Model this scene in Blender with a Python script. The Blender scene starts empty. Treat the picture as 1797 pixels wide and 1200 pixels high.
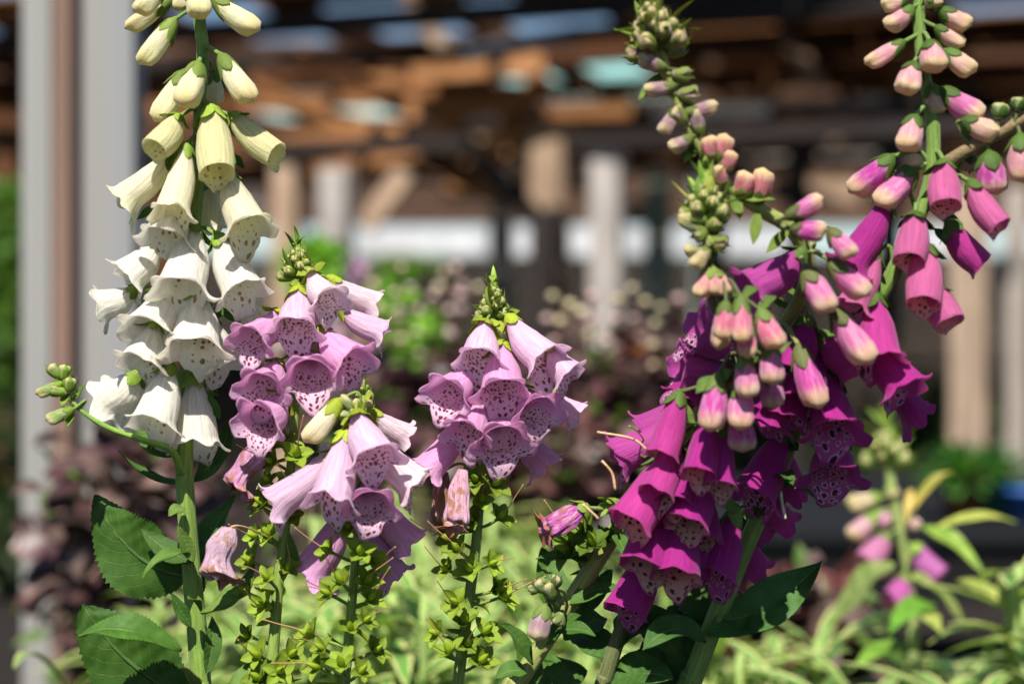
import bpy, math, random
import numpy as np
from mathutils import Vector, Matrix
random.seed(7)
sc = bpy.context.scene
# ------------------------------------------------------------------ camera
H = 1.0            # camera height, level lens
FOCUS = 1.05
cd = bpy.data.cameras.new('camera'); cam = bpy.data.objects.new('camera', cd)
sc.collection.objects.link(cam); sc.camera = cam
cam.location = (0, 0, H); cam.rotation_euler = (math.radians(90), 0, 0)
cd.lens = 60; cd.sensor_width = 36; cd.sensor_fit = 'HORIZONTAL'
cd.clip_start = 0.05; cd.clip_end = 3000
cd.dof.use_dof = True; cd.dof.focus_distance = FOCUS; cd.dof.aperture_fstop = 3.5
cd.dof.aperture_blades = 0
# ------------------------------------------------------------------ sky, sun, exposure
SUN = Vector((-0.10, -0.58, 0.81)).normalized()      # towards the sun
w = bpy.data.worlds.new('World'); sc.world = w; w.use_nodes = True
nt = w.node_tree
sky = nt.nodes.new('ShaderNodeTexSky'); sky.sky_type = 'NISHITA'; sky.sun_disc = False
sky.dust_density = .2; sky.ozone_density = 3.; sky.sun_elevation = math.asin(SUN.z); sky.sun_rotation = math.atan2(SUN.x, SUN.y)
nt.links.new(sky.outputs[0], nt.nodes['Background'].inputs[0])
nt.nodes['Background'].inputs[1].default_value = 0.062
sd = bpy.data.lights.new('sun', 'SUN'); sd.energy = 5.0; sd.angle = math.radians(0.53); sd.color = (1, .955, .88)
so = bpy.data.objects.new('sun', sd); sc.collection.objects.link(so)
so.rotation_euler = SUN.to_track_quat('Z', 'Y').to_euler(); so.location = (-1, -3, 8)
sc.view_settings.view_transform = 'Standard'; sc.view_settings.look = 'None'
sc.view_settings.exposure = 0.84; sc.view_settings.gamma = 1
sc.render.engine = 'CYCLES'
sc.cycles.max_bounces = 8; sc.cycles.transparent_max_bounces = 8
sc.cycles.use_denoising = True
sc.cycles.sample_clamp_indirect = 6

# ------------------------------------------------------------------ helpers
COL = sc.collection
WM = {}
def P(u, v, d):
    k = 0.6 * d / 1797
    return Vector(((u - 898.5) * k, d, H + (600 - v) * k))
def mm(px, d=FOCUS): return px * 0.6 * d / 1797
def put(name, mesh, parent=None, M=None, local=None, color=None):
    o = bpy.data.objects.new(name, mesh); COL.objects.link(o)
    M = M if M is not None else Matrix.Identity(4)
    if parent is not None:
        o.parent = parent
        if local is not None:
            o.matrix_basis = local; WM[o.name] = WM[parent.name] @ local
        else:
            o.matrix_basis = WM[parent.name].inverted() @ M; WM[o.name] = M
    else:
        o.matrix_basis = M; WM[o.name] = M
    if color: o.color = (*color, 1)
    return o
def thing(name, label, cat, loc, group=None, kind=None):
    o = put(name, None, None, Matrix.Translation(loc))
    o.empty_display_size = .05
    o['label'] = label; o['category'] = cat
    if group: o['group'] = group
    if kind: o['kind'] = kind
    return o
def mesh_from(name, V, F, mats=(), UV=None, MI=None, smooth=True):
    me = bpy.data.meshes.new(name)
    me.from_pydata([tuple(v) for v in V], [], F)
    for m in mats: me.materials.append(m)
    if UV is not None:
        uvl = me.uv_layers.new(name='UVMap')
        uvl.data.foreach_set('uv', np.array(UV, dtype=np.float32).ravel())
    if MI is not None: me.polygons.foreach_set('material_index', np.array(MI, dtype=np.int32))
    if smooth: me.polygons.foreach_set('use_smooth', np.ones(len(me.polygons), dtype=bool))
    me.update(); return me
class MB:
    """collects vertices, faces, uvs"""
    def __init__(s): s.V = []; s.F = []; s.UV = []; s.MI = []
    def grid(s, pts, uv, closed=False, mi=0, flip=False):
        """pts [rows][cols]"""
        b = len(s.V); R = len(pts); C = len(pts[0])
        for r in pts: s.V += [tuple(p) for p in r]
        cc = C if closed else C - 1
        for i in range(R - 1):
            for j in range(cc):
                j2 = (j + 1) % C
                f = [b+i*C+j, b+i*C+j2, b+(i+1)*C+j2, b+(i+1)*C+j]
                q = [uv(i, j), uv(i, j+1), uv(i+1, j+1), uv(i+1, j)]
                if flip: f.reverse(); q.reverse()
                s.F.append(f); s.UV += q; s.MI.append(mi)
        return b
    def tube(s, path, rad, n=8, mi=0, cap=True, v0=0., v1=1., ridge=0):
        path = [Vector(p) for p in path]; m = len(path)
        t0 = (path[1]-path[0]).normalized()
        ref = Vector((0, 0, 1)) if abs(t0.z) < .9 else Vector((1, 0, 0))
        nx = t0.cross(ref).normalized(); rows = []
        for i in range(m):
            t = (path[min(i+1, m-1)] - path[max(i-1, 0)]).normalized()
            nx = (nx - nx.dot(t)*t).normalized(); ny = t.cross(nx)
            r = rad[i] if hasattr(rad, '__len__') else rad
            rows.append([path[i] + (nx*math.cos(a) + ny*math.sin(a)) * r * (1 + ridge*math.cos(5*a))
                         for a in [2*math.pi*k/n for k in range(n)]])
        b = s.grid(rows, lambda i, j: (j/n, v0 + (v1-v0)*i/(m-1)), True, mi)
        if cap:
            for base, rev in ((b, True), (b+(m-1)*n, False)):
                f = [base+k for k in range(n)]
                if rev: f.reverse()
                s.F.append(f); s.UV += [(.5, v0 if rev else v1)]*n; s.MI.append(mi)
    def blob(s, c, r, ax=(1, 1, 1), nu=8, nv=6, mi=0, M=None):
        rows = []
        for i in range(nv+1):
            a = math.pi*min(max(i/nv, .02), .98)
            rows.append([Vector((math.sin(a)*math.cos(2*math.pi*j/nu)*ax[0], math.sin(a)*math.sin(2*math.pi*j/nu)*ax[1], -math.cos(a)*ax[2]))*r for j in range(nu)])
        c = Vector(c)
        rows = [[(M @ p if M else p) + c for p in row] for row in rows]
        s.grid(rows, lambda i, j: (j/nu, i/nv), True, mi)
    def box(s, x0, x1, y0, y1, z0, z1, M=None, mi=0):
        b = len(s.V)
        for x in (x0, x1):
            for y in (y0, y1):
                for z in (z0, z1):
                    p = Vector((x, y, z)); s.V.append(tuple(M @ p if M else p))
        for f in ((0,1,3,2), (4,6,7,5), (0,4,5,1), (2,3,7,6), (0,2,6,4), (1,5,7,3)):
            s.F.append([b+k for k in f]); s.UV += [(0,0),(1,0),(1,1),(0,1)]; s.MI.append(mi)
    def mesh(s, name, mats, smooth=True): return mesh_from(name, s.V, s.F, mats, s.UV, s.MI, smooth)
def catmull(pts, n=8):
    pts = [Vector(p) for p in pts]
    q = [2*pts[0]-pts[1]] + pts + [2*pts[-1]-pts[-2]]; out = []
    for i in range(1, len(q)-2):
        for k in range(n):
            t = k/n; a, b, c, d = q[i-1], q[i], q[i+1], q[i+2]
            out.append(.5*((2*b) + (c-a)*t + (2*a-5*b+4*c-d)*t*t + (3*b-a-3*c+d)*t**3))
    out.append(pts[-1]); return out
def lerp(a, b, t): return a + (b-a)*t
def sstep(a, b, x):
    t = min(max((x-a)/(b-a), 0), 1); return t*t*(3-2*t)

# ------------------------------------------------------------------ node materials
class NT:
    def __init__(s, name):
        s.m = bpy.data.materials.new(name); s.m.use_nodes = True; s.t = s.m.node_tree; s.t.nodes.clear()
        s.out = s.t.nodes.new('ShaderNodeOutputMaterial')
    def n(s, typ, **kw):
        x = s.t.nodes.new(typ)
        for k, v in kw.items(): setattr(x, k, v)
        return x
    def put(s, sock, val):
        if isinstance(val, bpy.types.NodeSocket): s.t.links.new(val, sock)
        elif isinstance(val, (tuple, list)):
            sock.default_value = tuple(val) if len(val) == len(sock.default_value) else (*val, 1)
        else: sock.default_value = val
    def ma(s, op, a, b=0., c=0.):
        x = s.n('ShaderNodeMath', operation=op)
        s.put(x.inputs[0], a); s.put(x.inputs[1], b); s.put(x.inputs[2], c); return x.outputs[0]
    def ss(s, a, b, x):
        y = s.n('ShaderNodeMapRange', interpolation_type='SMOOTHSTEP')
        s.put(y.inputs[0], x); s.put(y.inputs[1], a); s.put(y.inputs[2], b); return y.outputs[0]
    def mix(s, f, a, b, mode='MIX'):
        x = s.n('ShaderNodeMix', data_type='RGBA', blend_type=mode)
        s.put(x.inputs[0], f); s.put(x.inputs[6], a); s.put(x.inputs[7], b); return x.outputs[2]
    def noise(s, vec, scale, detail=3., rough=.55):
        x = s.n('ShaderNodeTexNoise'); s.put(x.inputs['Vector'], vec)
        s.put(x.inputs['Scale'], scale); s.put(x.inputs['Detail'], detail); s.put(x.inputs['Roughness'], rough)
        return x.outputs[0]
    def uv(s):
        x = s.n('ShaderNodeUVMap'); y = s.n('ShaderNodeSeparateXYZ'); s.t.links.new(x.outputs[0], y.inputs[0])
        return x.outputs[0], y.outputs[0], y.outputs[1]
    def comb(s, x, y, z=0.):
        c = s.n('ShaderNodeCombineXYZ'); s.put(c.inputs[0], x); s.put(c.inputs[1], y); s.put(c.inputs[2], z); return c.outputs[0]
    def oi(s):
        x = s.n('ShaderNodeObjectInfo'); return x.outputs['Color'], x.outputs['Random']
    def obj(s): return s.n('ShaderNodeTexCoord').outputs['Object']
    def gen(s): return s.n('ShaderNodeNewGeometry').outputs['Position']
    def bump(s, h, st, dist):
        x = s.n('ShaderNodeBump'); s.put(x.inputs['Strength'], st); s.put(x.inputs['Distance'], dist); s.put(x.inputs['Height'], h)
        return x.outputs[0]
    def finish(s, col, rough=.5, trans=0., tcol=None, normal=None, spec=.4, metal=0., sheen=0.):
        p = s.n('ShaderNodeBsdfPrincipled')
        s.put(p.inputs['Base Color'], col); s.put(p.inputs['Roughness'], rough); s.put(p.inputs['Metallic'], metal)
        s.put(p.inputs['Specular IOR Level'], spec)
        if sheen: s.put(p.inputs['Sheen Weight'], sheen)
        if normal is not None: s.put(p.inputs['Normal'], normal)
        sh = p.outputs[0]
        if trans:
            t = s.n('ShaderNodeBsdfTranslucent'); s.put(t.inputs[0], tcol if tcol is not None else col)
            if normal is not None: s.put(t.inputs['Normal'], normal)
            m = s.n('ShaderNodeMixShader'); s.put(m.inputs[0], trans)
            s.t.links.new(sh, m.inputs[1]); s.t.links.new(t.outputs[0], m.inputs[2]); sh = m.outputs[0]
        s.t.links.new(sh, s.out.inputs[0]); return s.m

def petal_outer():
    b = NT('petal_outer'); uv, x, y = b.uv(); col, rnd = b.oi()
    off = b.ma('MULTIPLY', rnd, 31.)
    st = b.noise(b.comb(b.ma('MULTIPLY', x, 26.), b.ma('MULTIPLY', y, 2.2), off), 1., 4.)
    veins = b.ss(.42, .62, st)
    c = b.mix(b.ma('MULTIPLY', veins, .30), col, b.mix(1., col, (1.35, 1.5, 1.35), 'MULTIPLY'))
    c = b.mix(b.ma('MULTIPLY', b.ss(.55, .3, st), .30), c, b.mix(1., c, (.86, .74, .84), 'MULTIPLY'))
    pale = b.ma('MULTIPLY', b.ss(.16, .0, y), .45)
    c = b.mix(pale, c, (.86, .84, .68))
    spk = b.noise(b.comb(b.ma('MULTIPLY', x, 9.), b.ma('MULTIPLY', y, 6.), off), 1., 5., .7)
    edge = b.ma('MULTIPLY', b.ss(.96, 1., y), b.ss(.52, .72, spk))
    c = b.mix(b.ma('MULTIPLY', edge, .75), c, (.35, .17, .06))
    blem = b.ma('MULTIPLY', b.ss(.68, .76, b.noise(b.comb(b.ma('MULTIPLY', x, 15.), b.ma('MULTIPLY', y, 11.), b.ma('ADD', off, 9.)), 1., 4.)), .35)
    c = b.mix(blem, c, b.mix(.5, c, (.35, .2, .12)))
    rib = b.noise(b.comb(b.ma('MULTIPLY', x, 60.), b.ma('MULTIPLY', y, 2.5), off), 1., 2.)
    nrm = b.bump(b.ma('ADD', b.ma('ADD', st, b.ma('MULTIPLY', rib, .6)), b.ma('MULTIPLY', spk, .8)), .6, .0016)
    c = b.mix(b.ma('MULTIPLY', b.ss(.48, .64, rib), .42), c, b.mix(1., c, (.80, .62, .78), 'MULTIPLY'))
    return b.finish(c, .58, .6, b.mix(.22, c, (1., .90, .93)), nrm, .18, sheen=.25)
def petal_inner(name, halo, spot, dens, cover, r0, r1, y0, paper=.5, aspect=1., hal_w=.12):
    b = NT(name); uv, x, y = b.uv(); col, rnd = b.oi()
    o1 = b.ma('MULTIPLY', rnd, 57.)
    ax = b.ma('ABSOLUTE', b.ma('SUBTRACT', x, .5))
    wob = b.ma('MULTIPLY', b.ma('SUBTRACT', b.noise(b.comb(b.ma('MULTIPLY', x, 6.), b.ma('MULTIPLY', y, 5.), o1), 1.), .5), .12)
    vent = b.ss(cover + .05, cover - .05, b.ma('ADD', ax, wob))
    al = b.ma('MULTIPLY', b.ss(y0, y0 + .12, y), b.ss(1., .95, y))
    reg = b.ma('MULTIPLY', vent, al)
    # lips get fewer, rounder marks; throat marks run along the tube
    wx = b.noise(b.comb(b.ma('MULTIPLY', x, 30.), b.ma('MULTIPLY', y, 24.), o1), 1., 2.)
    vx = b.ma('ADD', b.ma('MULTIPLY', x, 1.95*dens), b.ma('ADD', o1, b.ma('MULTIPLY', wx, .35)))
    vy = b.ma('ADD', b.ma('MULTIPLY', y, 1.45*dens*aspect), b.ma('ADD', o1, b.ma('MULTIPLY', wx, .2)))
    v = b.n('ShaderNodeTexVoronoi', voronoi_dimensions='2D', feature='F1'); b.put(v.inputs['Vector'], b.comb(vx, vy)); b.put(v.inputs['Scale'], 1.)
    b.put(v.inputs['Randomness'], .8)
    sep = b.n('ShaderNodeSeparateColor'); b.t.links.new(v.outputs['Color'], sep.inputs[0])
    R = b.ma('MULTIPLY', b.ma('ADD', r0, b.ma('MULTIPLY', sep.outputs[0], r1)), reg)
    has = b.ma('GREATER_THAN', reg, .35)
    sp = b.ma('MULTIPLY', b.ss(.02, -.03, b.ma('SUBTRACT', v.outputs['Distance'], R)), has)
    ha = b.ma('MULTIPLY', b.ss(.04, -.02, b.ma('SUBTRACT', v.outputs['Distance'], b.ma('ADD', R, hal_w))), has)
    base = b.mix(b.ma('MULTIPLY', reg, paper), col, halo)
    st = b.noise(b.comb(b.ma('MULTIPLY', x, 26.), b.ma('MULTIPLY', y, 3.), o1), 1., 4.)
    base = b.mix(b.ma('MULTIPLY', b.ss(.42, .65, st), .3), base, b.mix(1., base, (1.25, 1.35, 1.25), 'MULTIPLY'))
    base = b.mix(b.ma('MULTIPLY', ha, .85), base, halo)
    c = b.mix(sp, base, spot)
    edge = b.ma('MULTIPLY', b.ss(.965, 1., y), b.ss(.5, .7, wx))
    c = b.mix(b.ma('MULTIPLY', edge, .5), c, (.4, .22, .1))
    nrm = b.bump(b.ma('ADD', st, b.ma('MULTIPLY', wx, .5)), .5, .0014)
    return b.finish(c, .6, .6, b.mix(.25, c, (1., .90, .93)), nrm, .18, sheen=.2)
def bud_mat():
    b = NT('bud_petal'); uv, x, y = b.uv(); col, rnd = b.oi()
    st = b.noise(b.comb(b.ma('MULTIPLY', x, 20.), b.ma('MULTIPLY', y, 3.), b.ma('MULTIPLY', rnd, 31.)), 1., 4.)
    w = b.ma('MULTIPLY', b.ma('ADD', y, b.ma('MULTIPLY', st, .3)), 1.)
    c = b.mix(b.ma('MULTIPLY', b.ss(.74, 1.08, w), .75), col, (.76, .64, .24))
    c = b.mix(b.ma('MULTIPLY', b.ss(.4, .1, y), .3), c, (.75, .72, .4))
    c = b.mix(b.ma('MULTIPLY', b.ss(.45, .62, st), .15), c, (1, 1, 1))
    fz = b.noise(b.comb(b.ma('MULTIPLY', x, 90.), b.ma('MULTIPLY', y, 60.), rnd), 1., 2.)
    c = b.mix(b.ma('MULTIPLY', b.ss(.35, .6, b.noise(b.comb(b.ma('MULTIPLY', x, 5.), b.ma('MULTIPLY', y, 4.), b.ma('MULTIPLY', rnd, 12.)), 1., 3.)), .3), c, b.mix(1., c, (.8, .62, .7), 'MULTIPLY'))
    return b.finish(c, .6, .35, c, b.bump(b.ma('ADD', st, b.ma('MULTIPLY', fz, .5)), .6, .0014), .18, sheen=.4)
def green(name, rough=.5, trans=.35, veins=False):
    b = NT(name); uv, x, y = b.uv(); col, rnd = b.oi()
    col = b.mix(1., col, (1.28, 1.06, .78), 'MULTIPLY')
    pos = b.obj()
    n1 = b.noise(pos, 60., 4.); n0 = b.noise(pos, 14., 3.)
    c = b.mix(b.ss(.3, .75, n1), b.mix(1., col, (.62, .72, .5), 'MULTIPLY'), b.mix(1., col, (1.3, 1.2, 1.1), 'MULTIPLY'))
    c = b.mix(b.ma('MULTIPLY', b.ss(.55, .75, n0), .5), c, b.mix(1., c, (1.1, 1.04, .85), 'MULTIPLY'))
    h = n1
    if veins:
        a = b.ma('ABSOLUTE', b.ma('SUBTRACT', x, .5))
        wob = b.ma('MULTIPLY', b.noise(b.comb(b.ma('MULTIPLY', x, 8.), b.ma('MULTIPLY', y, 8.), b.ma('MULTIPLY', rnd, 9.)), 1.), .05)
        ph = b.ma('FRACT', b.ma('MULTIPLY', b.ma('ADD', b.ma('SUBTRACT', y, b.ma('MULTIPLY', a, .62)), wob), 8.5))
        sv = b.ma('ABSOLUTE', b.ma('SUBTRACT', ph, .5))
        side = b.ma('MULTIPLY', b.ss(.055, .0, sv), b.ss(.5, .3, a))
        mid = b.ss(.022, .008, a)
        net = b.n('ShaderNodeTexVoronoi', voronoi_dimensions='2D', feature='DISTANCE_TO_EDGE')
        b.put(net.inputs['Vector'], b.comb(b.ma('MULTIPLY', x, 30.), b.ma('MULTIPLY', y, 60.))); b.put(net.inputs['Scale'], 1.)
        ne = b.ss(.0, .22, net.outputs[0])
        v = b.ma('MAXIMUM', mid, b.ma('MULTIPLY', side, .20))
        c = b.mix(b.ma('MULTIPLY', v, .8), c, b.mix(.75, c, (.32, .42, .13)))
        c = b.mix(b.ma('MULTIPLY', b.ma('SUBTRACT', 1., ne), .14), c, b.mix(1., c, (.7, .75, .6), 'MULTIPLY'))
        h = b.ma('SUBTRACT', b.ma('ADD', b.ma('MULTIPLY', n1, .5), b.ma('MULTIPLY', ne, .12)), b.ma('MULTIPLY', v, 1.6))
    nrm = b.bump(h, .5 if veins else .35, .0009)
    tc = b.mix(1., c, (1.3, 1.35, .5), 'MULTIPLY')
    return b.finish(c, rough, trans, tc, nrm, .25)
def stemmat():
    b = NT('stem_skin'); uv, x, y = b.uv(); col, rnd = b.oi(); pos = b.obj()
    n = b.noise(pos, 45., 4.); r = b.noise(b.comb(b.ma('MULTIPLY', x, 22.), b.ma('MULTIPLY', y, 30.), rnd), 1., 3.)
    f = b.noise(pos, 900., 2.)
    c = b.mix(b.ss(.3, .7, r), b.mix(1., col, (.85, .8, .6), 'MULTIPLY'), b.mix(1., col, (1.45, 1.35, 1.1), 'MULTIPLY'))
    c = b.mix(b.ma('MULTIPLY', b.ss(.58, .74, n), .25), c, b.mix(.6, c, (.16, .09, .06)))
    c = b.mix(b.ma('MULTIPLY', b.ss(.58, .72, f), .10), c, (.45, .5, .30))
    return b.finish(c, .5, .1, c, b.bump(b.ma('ADD', r, b.ma('MULTIPLY', f, .35)), .6, .0012), .25, sheen=.12)
def variegated():
    b = NT('variegated_leaf'); uv, x, y = b.uv(); col, rnd = b.oi()
    a = b.ma('ABSOLUTE', b.ma('SUBTRACT', x, .5)); n = b.noise(b.comb(b.ma('MULTIPLY', x, 5.), b.ma('MULTIPLY', y, 9.), b.ma('MULTIPLY', rnd, 7.)), 1., 3.)
    m = b.ss(.26, .36, b.ma('ADD', a, b.ma('MULTIPLY', b.ma('SUBTRACT', n, .5), .25)))
    c = b.mix(m, b.mix(.6, col, (.11, .25, .05)), (.60, .57, .25))
    c = b.mix(b.ss(.3, .7, n), c, b.mix(1., c, (.8, .9, .7), 'MULTIPLY'))
    return b.finish(c, .4, .3, b.mix(1., c, (1.2, 1.25, .6), 'MULTIPLY'), b.bump(n, .3, .002), .4)
def wither():
    b = NT('withered_petal'); uv, x, y = b.uv(); col, rnd = b.oi(); o = b.ma('MULTIPLY', rnd, 21.)
    n = b.noise(b.comb(b.ma('MULTIPLY', x, 7.), b.ma('MULTIPLY', y, 5.), o), 1., 5., .65)
    f = b.noise(b.comb(b.ma('MULTIPLY', x, 40.), b.ma('MULTIPLY', y, 6.), o), 1., 4.)
    br = b.ma('MULTIPLY', b.ss(.48, .64, b.ma('ADD', n, b.ma('MULTIPLY', b.ss(.6, 1., y), .14))), .85)
    c = b.mix(b.ss(.4, .7, f), col, b.mix(.45, col, (.8, .68, .66)))
    c = b.mix(br, c, (.36, .15, .045))
    return b.finish(c, .6, .3, c, b.bump(f, .8, .0016), .3)
def plain(name, col, rough=.6, trans=0., var=.3, scale=20., metal=0., oc=False, bumpd=.0, spec=.4, stretch=None):
    b = NT(name); pos = b.obj()
    if stretch:
        mp = b.n('ShaderNodeMapping'); b.put(mp.inputs[0], pos); mp.inputs['Scale'].default_value = stretch; pos = mp.outputs[0]
    n = b.noise(pos, scale, 5., .6); n2 = b.noise(pos, scale*.13, 2.)
    c0 = b.oi()[0] if oc else (*col, 1)
    lo = tuple(1-var for _ in range(3)); hi = tuple(1+var*.6 for _ in range(3))
    c = b.mix(b.ss(.3, .7, n), b.mix(1., c0, lo, 'MULTIPLY'), b.mix(1., c0, hi, 'MULTIPLY'))
    c = b.mix(b.ma('MULTIPLY', b.ss(.45, .7, n2), .4), c, b.mix(1., c, (.6, .58, .55), 'MULTIPLY'))
    nr = b.bump(n, .5, bumpd) if bumpd else None
    return b.finish(c, rough, trans, c, nr, spec, metal)
M_OUT = petal_outer()
M_IN = {'white': petal_inner('white_throat', (.86, .85, .76), (.34, .19, .04), 10.5, .135, -.16, .52, .40, .2, .8, .02),
        'pink': petal_inner('pink_throat', (.86, .72, .76), (.17, .006, .045), 13.5, .20, .09, .34, .18, .65, .8, .11),
        'purple': petal_inner('purple_throat', (.80, .66, .74), (.035, .002, .02), 9.5, .15, .02, .46, .25, .12, .85, .14),
        'cream': petal_inner('young_purple_throat', (.80, .62, .42), (.05, .005, .015), 11., .20, -.05, .5, .3, .85, .85, .05)}
M_BUD = bud_mat(); M_SEP = green('sepal', .5, .35); M_LEAF = green('leaf_blade', .52, .3, True)
M_STEM = stemmat(); M_VAR = variegated(); M_WITH = wither()
M_STYLE = plain('dry_style', (.45, .24, .10), .5, 0, .3, 200., oc=True)
M_CAPS = green('capsule_skin', .4, .3)
# ------------------------------------------------------------------ flower meshes (unit length, Z towards the mouth, Y = upper side)
PROF = {'open': ((0, .095), (.07, .115), (.2, .145), (.35, .2), (.55, .262), (.8, .29), (1, .305)),
        'hang': ((0, .10), (.06, .13), (.18, .175), (.35, .235), (.6, .28), (.85, .295), (1, .305)),
        'young': ((0, .11), (.06, .14), (.2, .20), (.4, .26), (.65, .29), (.85, .285), (1, .27)),
        'bud': ((0, .11), (.08, .17), (.25, .235), (.5, .285), (.75, .30), (.9, .265), (.97, .19), (1, .06)),
        'with': ((0, .09), (.1, .12), (.25, .16), (.45, .21), (.7, .24), (1, .27))}
CACHE = {}
def prof(kind, s):
    p = PROF[kind]
    for (a, ra), (b, rb) in zip(p, p[1:]):
        if s <= b:
            t = (s-a)/(b-a); return lerp(ra, rb, t*t*(3-2*t)*.5+t*.5)
    return p[-1][1]
def bell_mesh(kind, inner, seed):
    key = (kind, inner, seed)
    if key in CACHE: return CACHE[key]
    rng = random.Random(hash((kind, seed)) % 9999 if False else seed*131 + len(kind)*17)
    n = 48
    mb = MB(); th = [-math.pi + 2*math.pi*i/n for i in range(n)]
    fr = [(k, rng.uniform(0, 6.28), rng.uniform(.5, 1)) for k in (3, 5, 6, 8, 11, 13)]
    def ruf(t, ph=0): return sum(a*math.sin(k*t+p+ph*k*.7)/math.sqrt(k) for k, p, a in fr)
    def rad(t): return Vector((math.sin(t)*1.06, -math.cos(t), 0))
    asym = rng.uniform(-.08, .08); fsc = rng.uniform(.85, 1.2)
    tears = [(rng.uniform(-2.2, 2.2), rng.uniform(.05, .1), rng.uniform(.15, .45)) for _ in range(rng.choice((0, 1, 2)))]
    if kind == 'bud':
        rows = []; m = 13
        for i in range(m):
            s = i/(m-1); r = prof('bud', s)
            rows.append([rad(t)*r*(1+.10*sstep(.3, .9, s)*math.cos(4*t+.4+seed) + .03*math.sin(3*t+5*s+seed)) + Vector((0, -.03*math.sin(math.pi*s), s - .03*sstep(.8, 1, s)*math.cos(t))) for t in th[::2]])
        mb.grid(rows, lambda i, j: (2*j/n, i/(m-1)), True, 0)
        mb.F.append([len(mb.V)-n//2+k for k in range(n//2)]); mb.UV += [(.5, 1)]*(n//2); mb.MI.append(0)
        me = mb.mesh('flower_bud', [M_BUD]); CACHE[key] = me; return me
    open_, young, hang, wi = kind == 'open', kind == 'young', kind == 'hang', kind == 'with'
    Lt = {'open': .84, 'young': .93, 'hang': .90, 'with': .8}[kind]
    m1, m2 = 12, 9
    rows = []
    for i in range(m1):
        s = i/(m1-1); r = prof(kind, s)
        row = []
        for t in th:
            rr = r*(1 + .10*math.cos(t)*math.sin(math.pi*s) + .014*sstep(.3, 1, s)*ruf(t))
            p = rad(t)*rr + Vector((asym*s*s, -.05*math.sin(math.pi*s*.9), s*Lt - .03*math.cos(t)*s*(0 if open_ else -1)))
            row.append(p)
        rows.append(row)
    last = rows[-1]
    lips = []
    for j, t in enumerate(th):
        a = abs(t)
        ven = math.exp(-(a/.52)**2); lat = math.exp(-((a-1.35)/.5)**2); dor = math.exp(-((a-2.65)/.42)**2)
        if open_:
            ln = (.14 + .31*ven + .19*lat + .10*dor)*(1-.30*math.exp(-((a-.82)/.15)**2))*(1-.28*math.exp(-((a-2.02)/.2)**2))*(1-.3*math.exp(-((a-math.pi)/.2)**2))
            ph = .95*lat + .60*ven + 1.15*dor + .35
        elif hang:
            ln = (.06 + .26*ven + .07*lat + .05*dor)*(1-.25*math.exp(-((a-.85)/.15)**2))
            ph = .5*lat + .12*ven + .85*dor + .15
        elif young:
            ln = .03 + .12*ven + .03*lat + .012*dor
            ph = .35*lat + .25*ven + .5*dor - .05
        else:
            ln = .06 + .2*ven + .1*lat + .05*dor; ph = .3
        ln *= 1 + .14*ruf(t, 1.3)
        for tc_, tw_, td_ in tears: ln *= 1 - td_*math.exp(-((t-tc_)/tw_)**2)
        al0 = .1 if not young else -.12
        p = last[j].copy(); R = rad(t).normalized(); col = []
        for q in range(1, m2+1):
            x = q/m2; al = lerp(al0, ph*1.15*fsc, x**1.2) + (.34*ruf(t, 2.1)*x*x)
            p = p + (Vector((0, 0, 1))*math.cos(al) + R*math.sin(al))*(ln/m2)
            col.append(p + R*(.012*ruf(t, .4)*x))
        lips.append(col)
    for q in range(m2): rows.append([lips[j][q] for j in range(n)])
    if wi:
        # collapsed, crumpled tube
        fl = rng.uniform(.45, .65); tw = rng.uniform(-.8, .8)
        nr = []
        for i, row in enumerate(rows):
            s = i/(len(rows)-1); out = []
            for j, p in enumerate(row):
                t = th[j]; k = 1 - .30*sstep(.15, .4, s) + .24*math.sin(s*9+seed)*s
                cr = 1 + s*(.20*math.sin(7*t+3*s+seed) + .16*math.sin(11*t-7*s+seed*2) + .10*math.sin(4*t+13*s))
                x, y = p.x*k*cr, p.y*k*fl*cr
                a = tw*s
                out.append(Vector((x*math.cos(a)-y*math.sin(a)+.05*math.sin(s*6+seed), x*math.sin(a)+y*math.cos(a)+.04*math.sin(5*s), p.z + .035*s*math.sin(5*t+seed))))
            nr.append(out)
        rows = nr
    A = np.array([[tuple(p) for p in r] for r in rows])
    dj = np.roll(A, -1, 1) - np.roll(A, 1, 1); di = np.gradient(A, axis=0)
    N = np.cross(dj, di); N /= np.linalg.norm(N, axis=2, keepdims=True) + 1e-9
    # N must point outwards
    cen = A.mean(axis=1, keepdims=True)
    if ((A-cen)*N)[4].sum() < 0: N = -N
    B = A - N*.009
    R = len(rows)
    def vv(i): return .72*i/(m1-1) if i < m1 else .72 + .28*(i-m1+1)/m2
    uv = lambda i, j: (j/n, vv(i))
    b0 = mb.grid(A.tolist(), uv, True, 0)
    b1 = mb.grid(B.tolist(), uv, True, 1, True)
    mb.F.append([b1+j for j in range(n)]); mb.UV += [(.5, 0.)]*n; mb.MI.append(1)
    o0, o1 = b0+(R-1)*n, b1+(R-1)*n
    for j in range(n):
        j2 = (j+1) % n
        mb.F.append([o0+j, o0+j2, o1+j2, o1+j]); mb.UV += [(j/n, 1.), ((j+1)/n, 1.), ((j+1)/n, 1.), (j/n, 1.)]; mb.MI.append(0)
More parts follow.
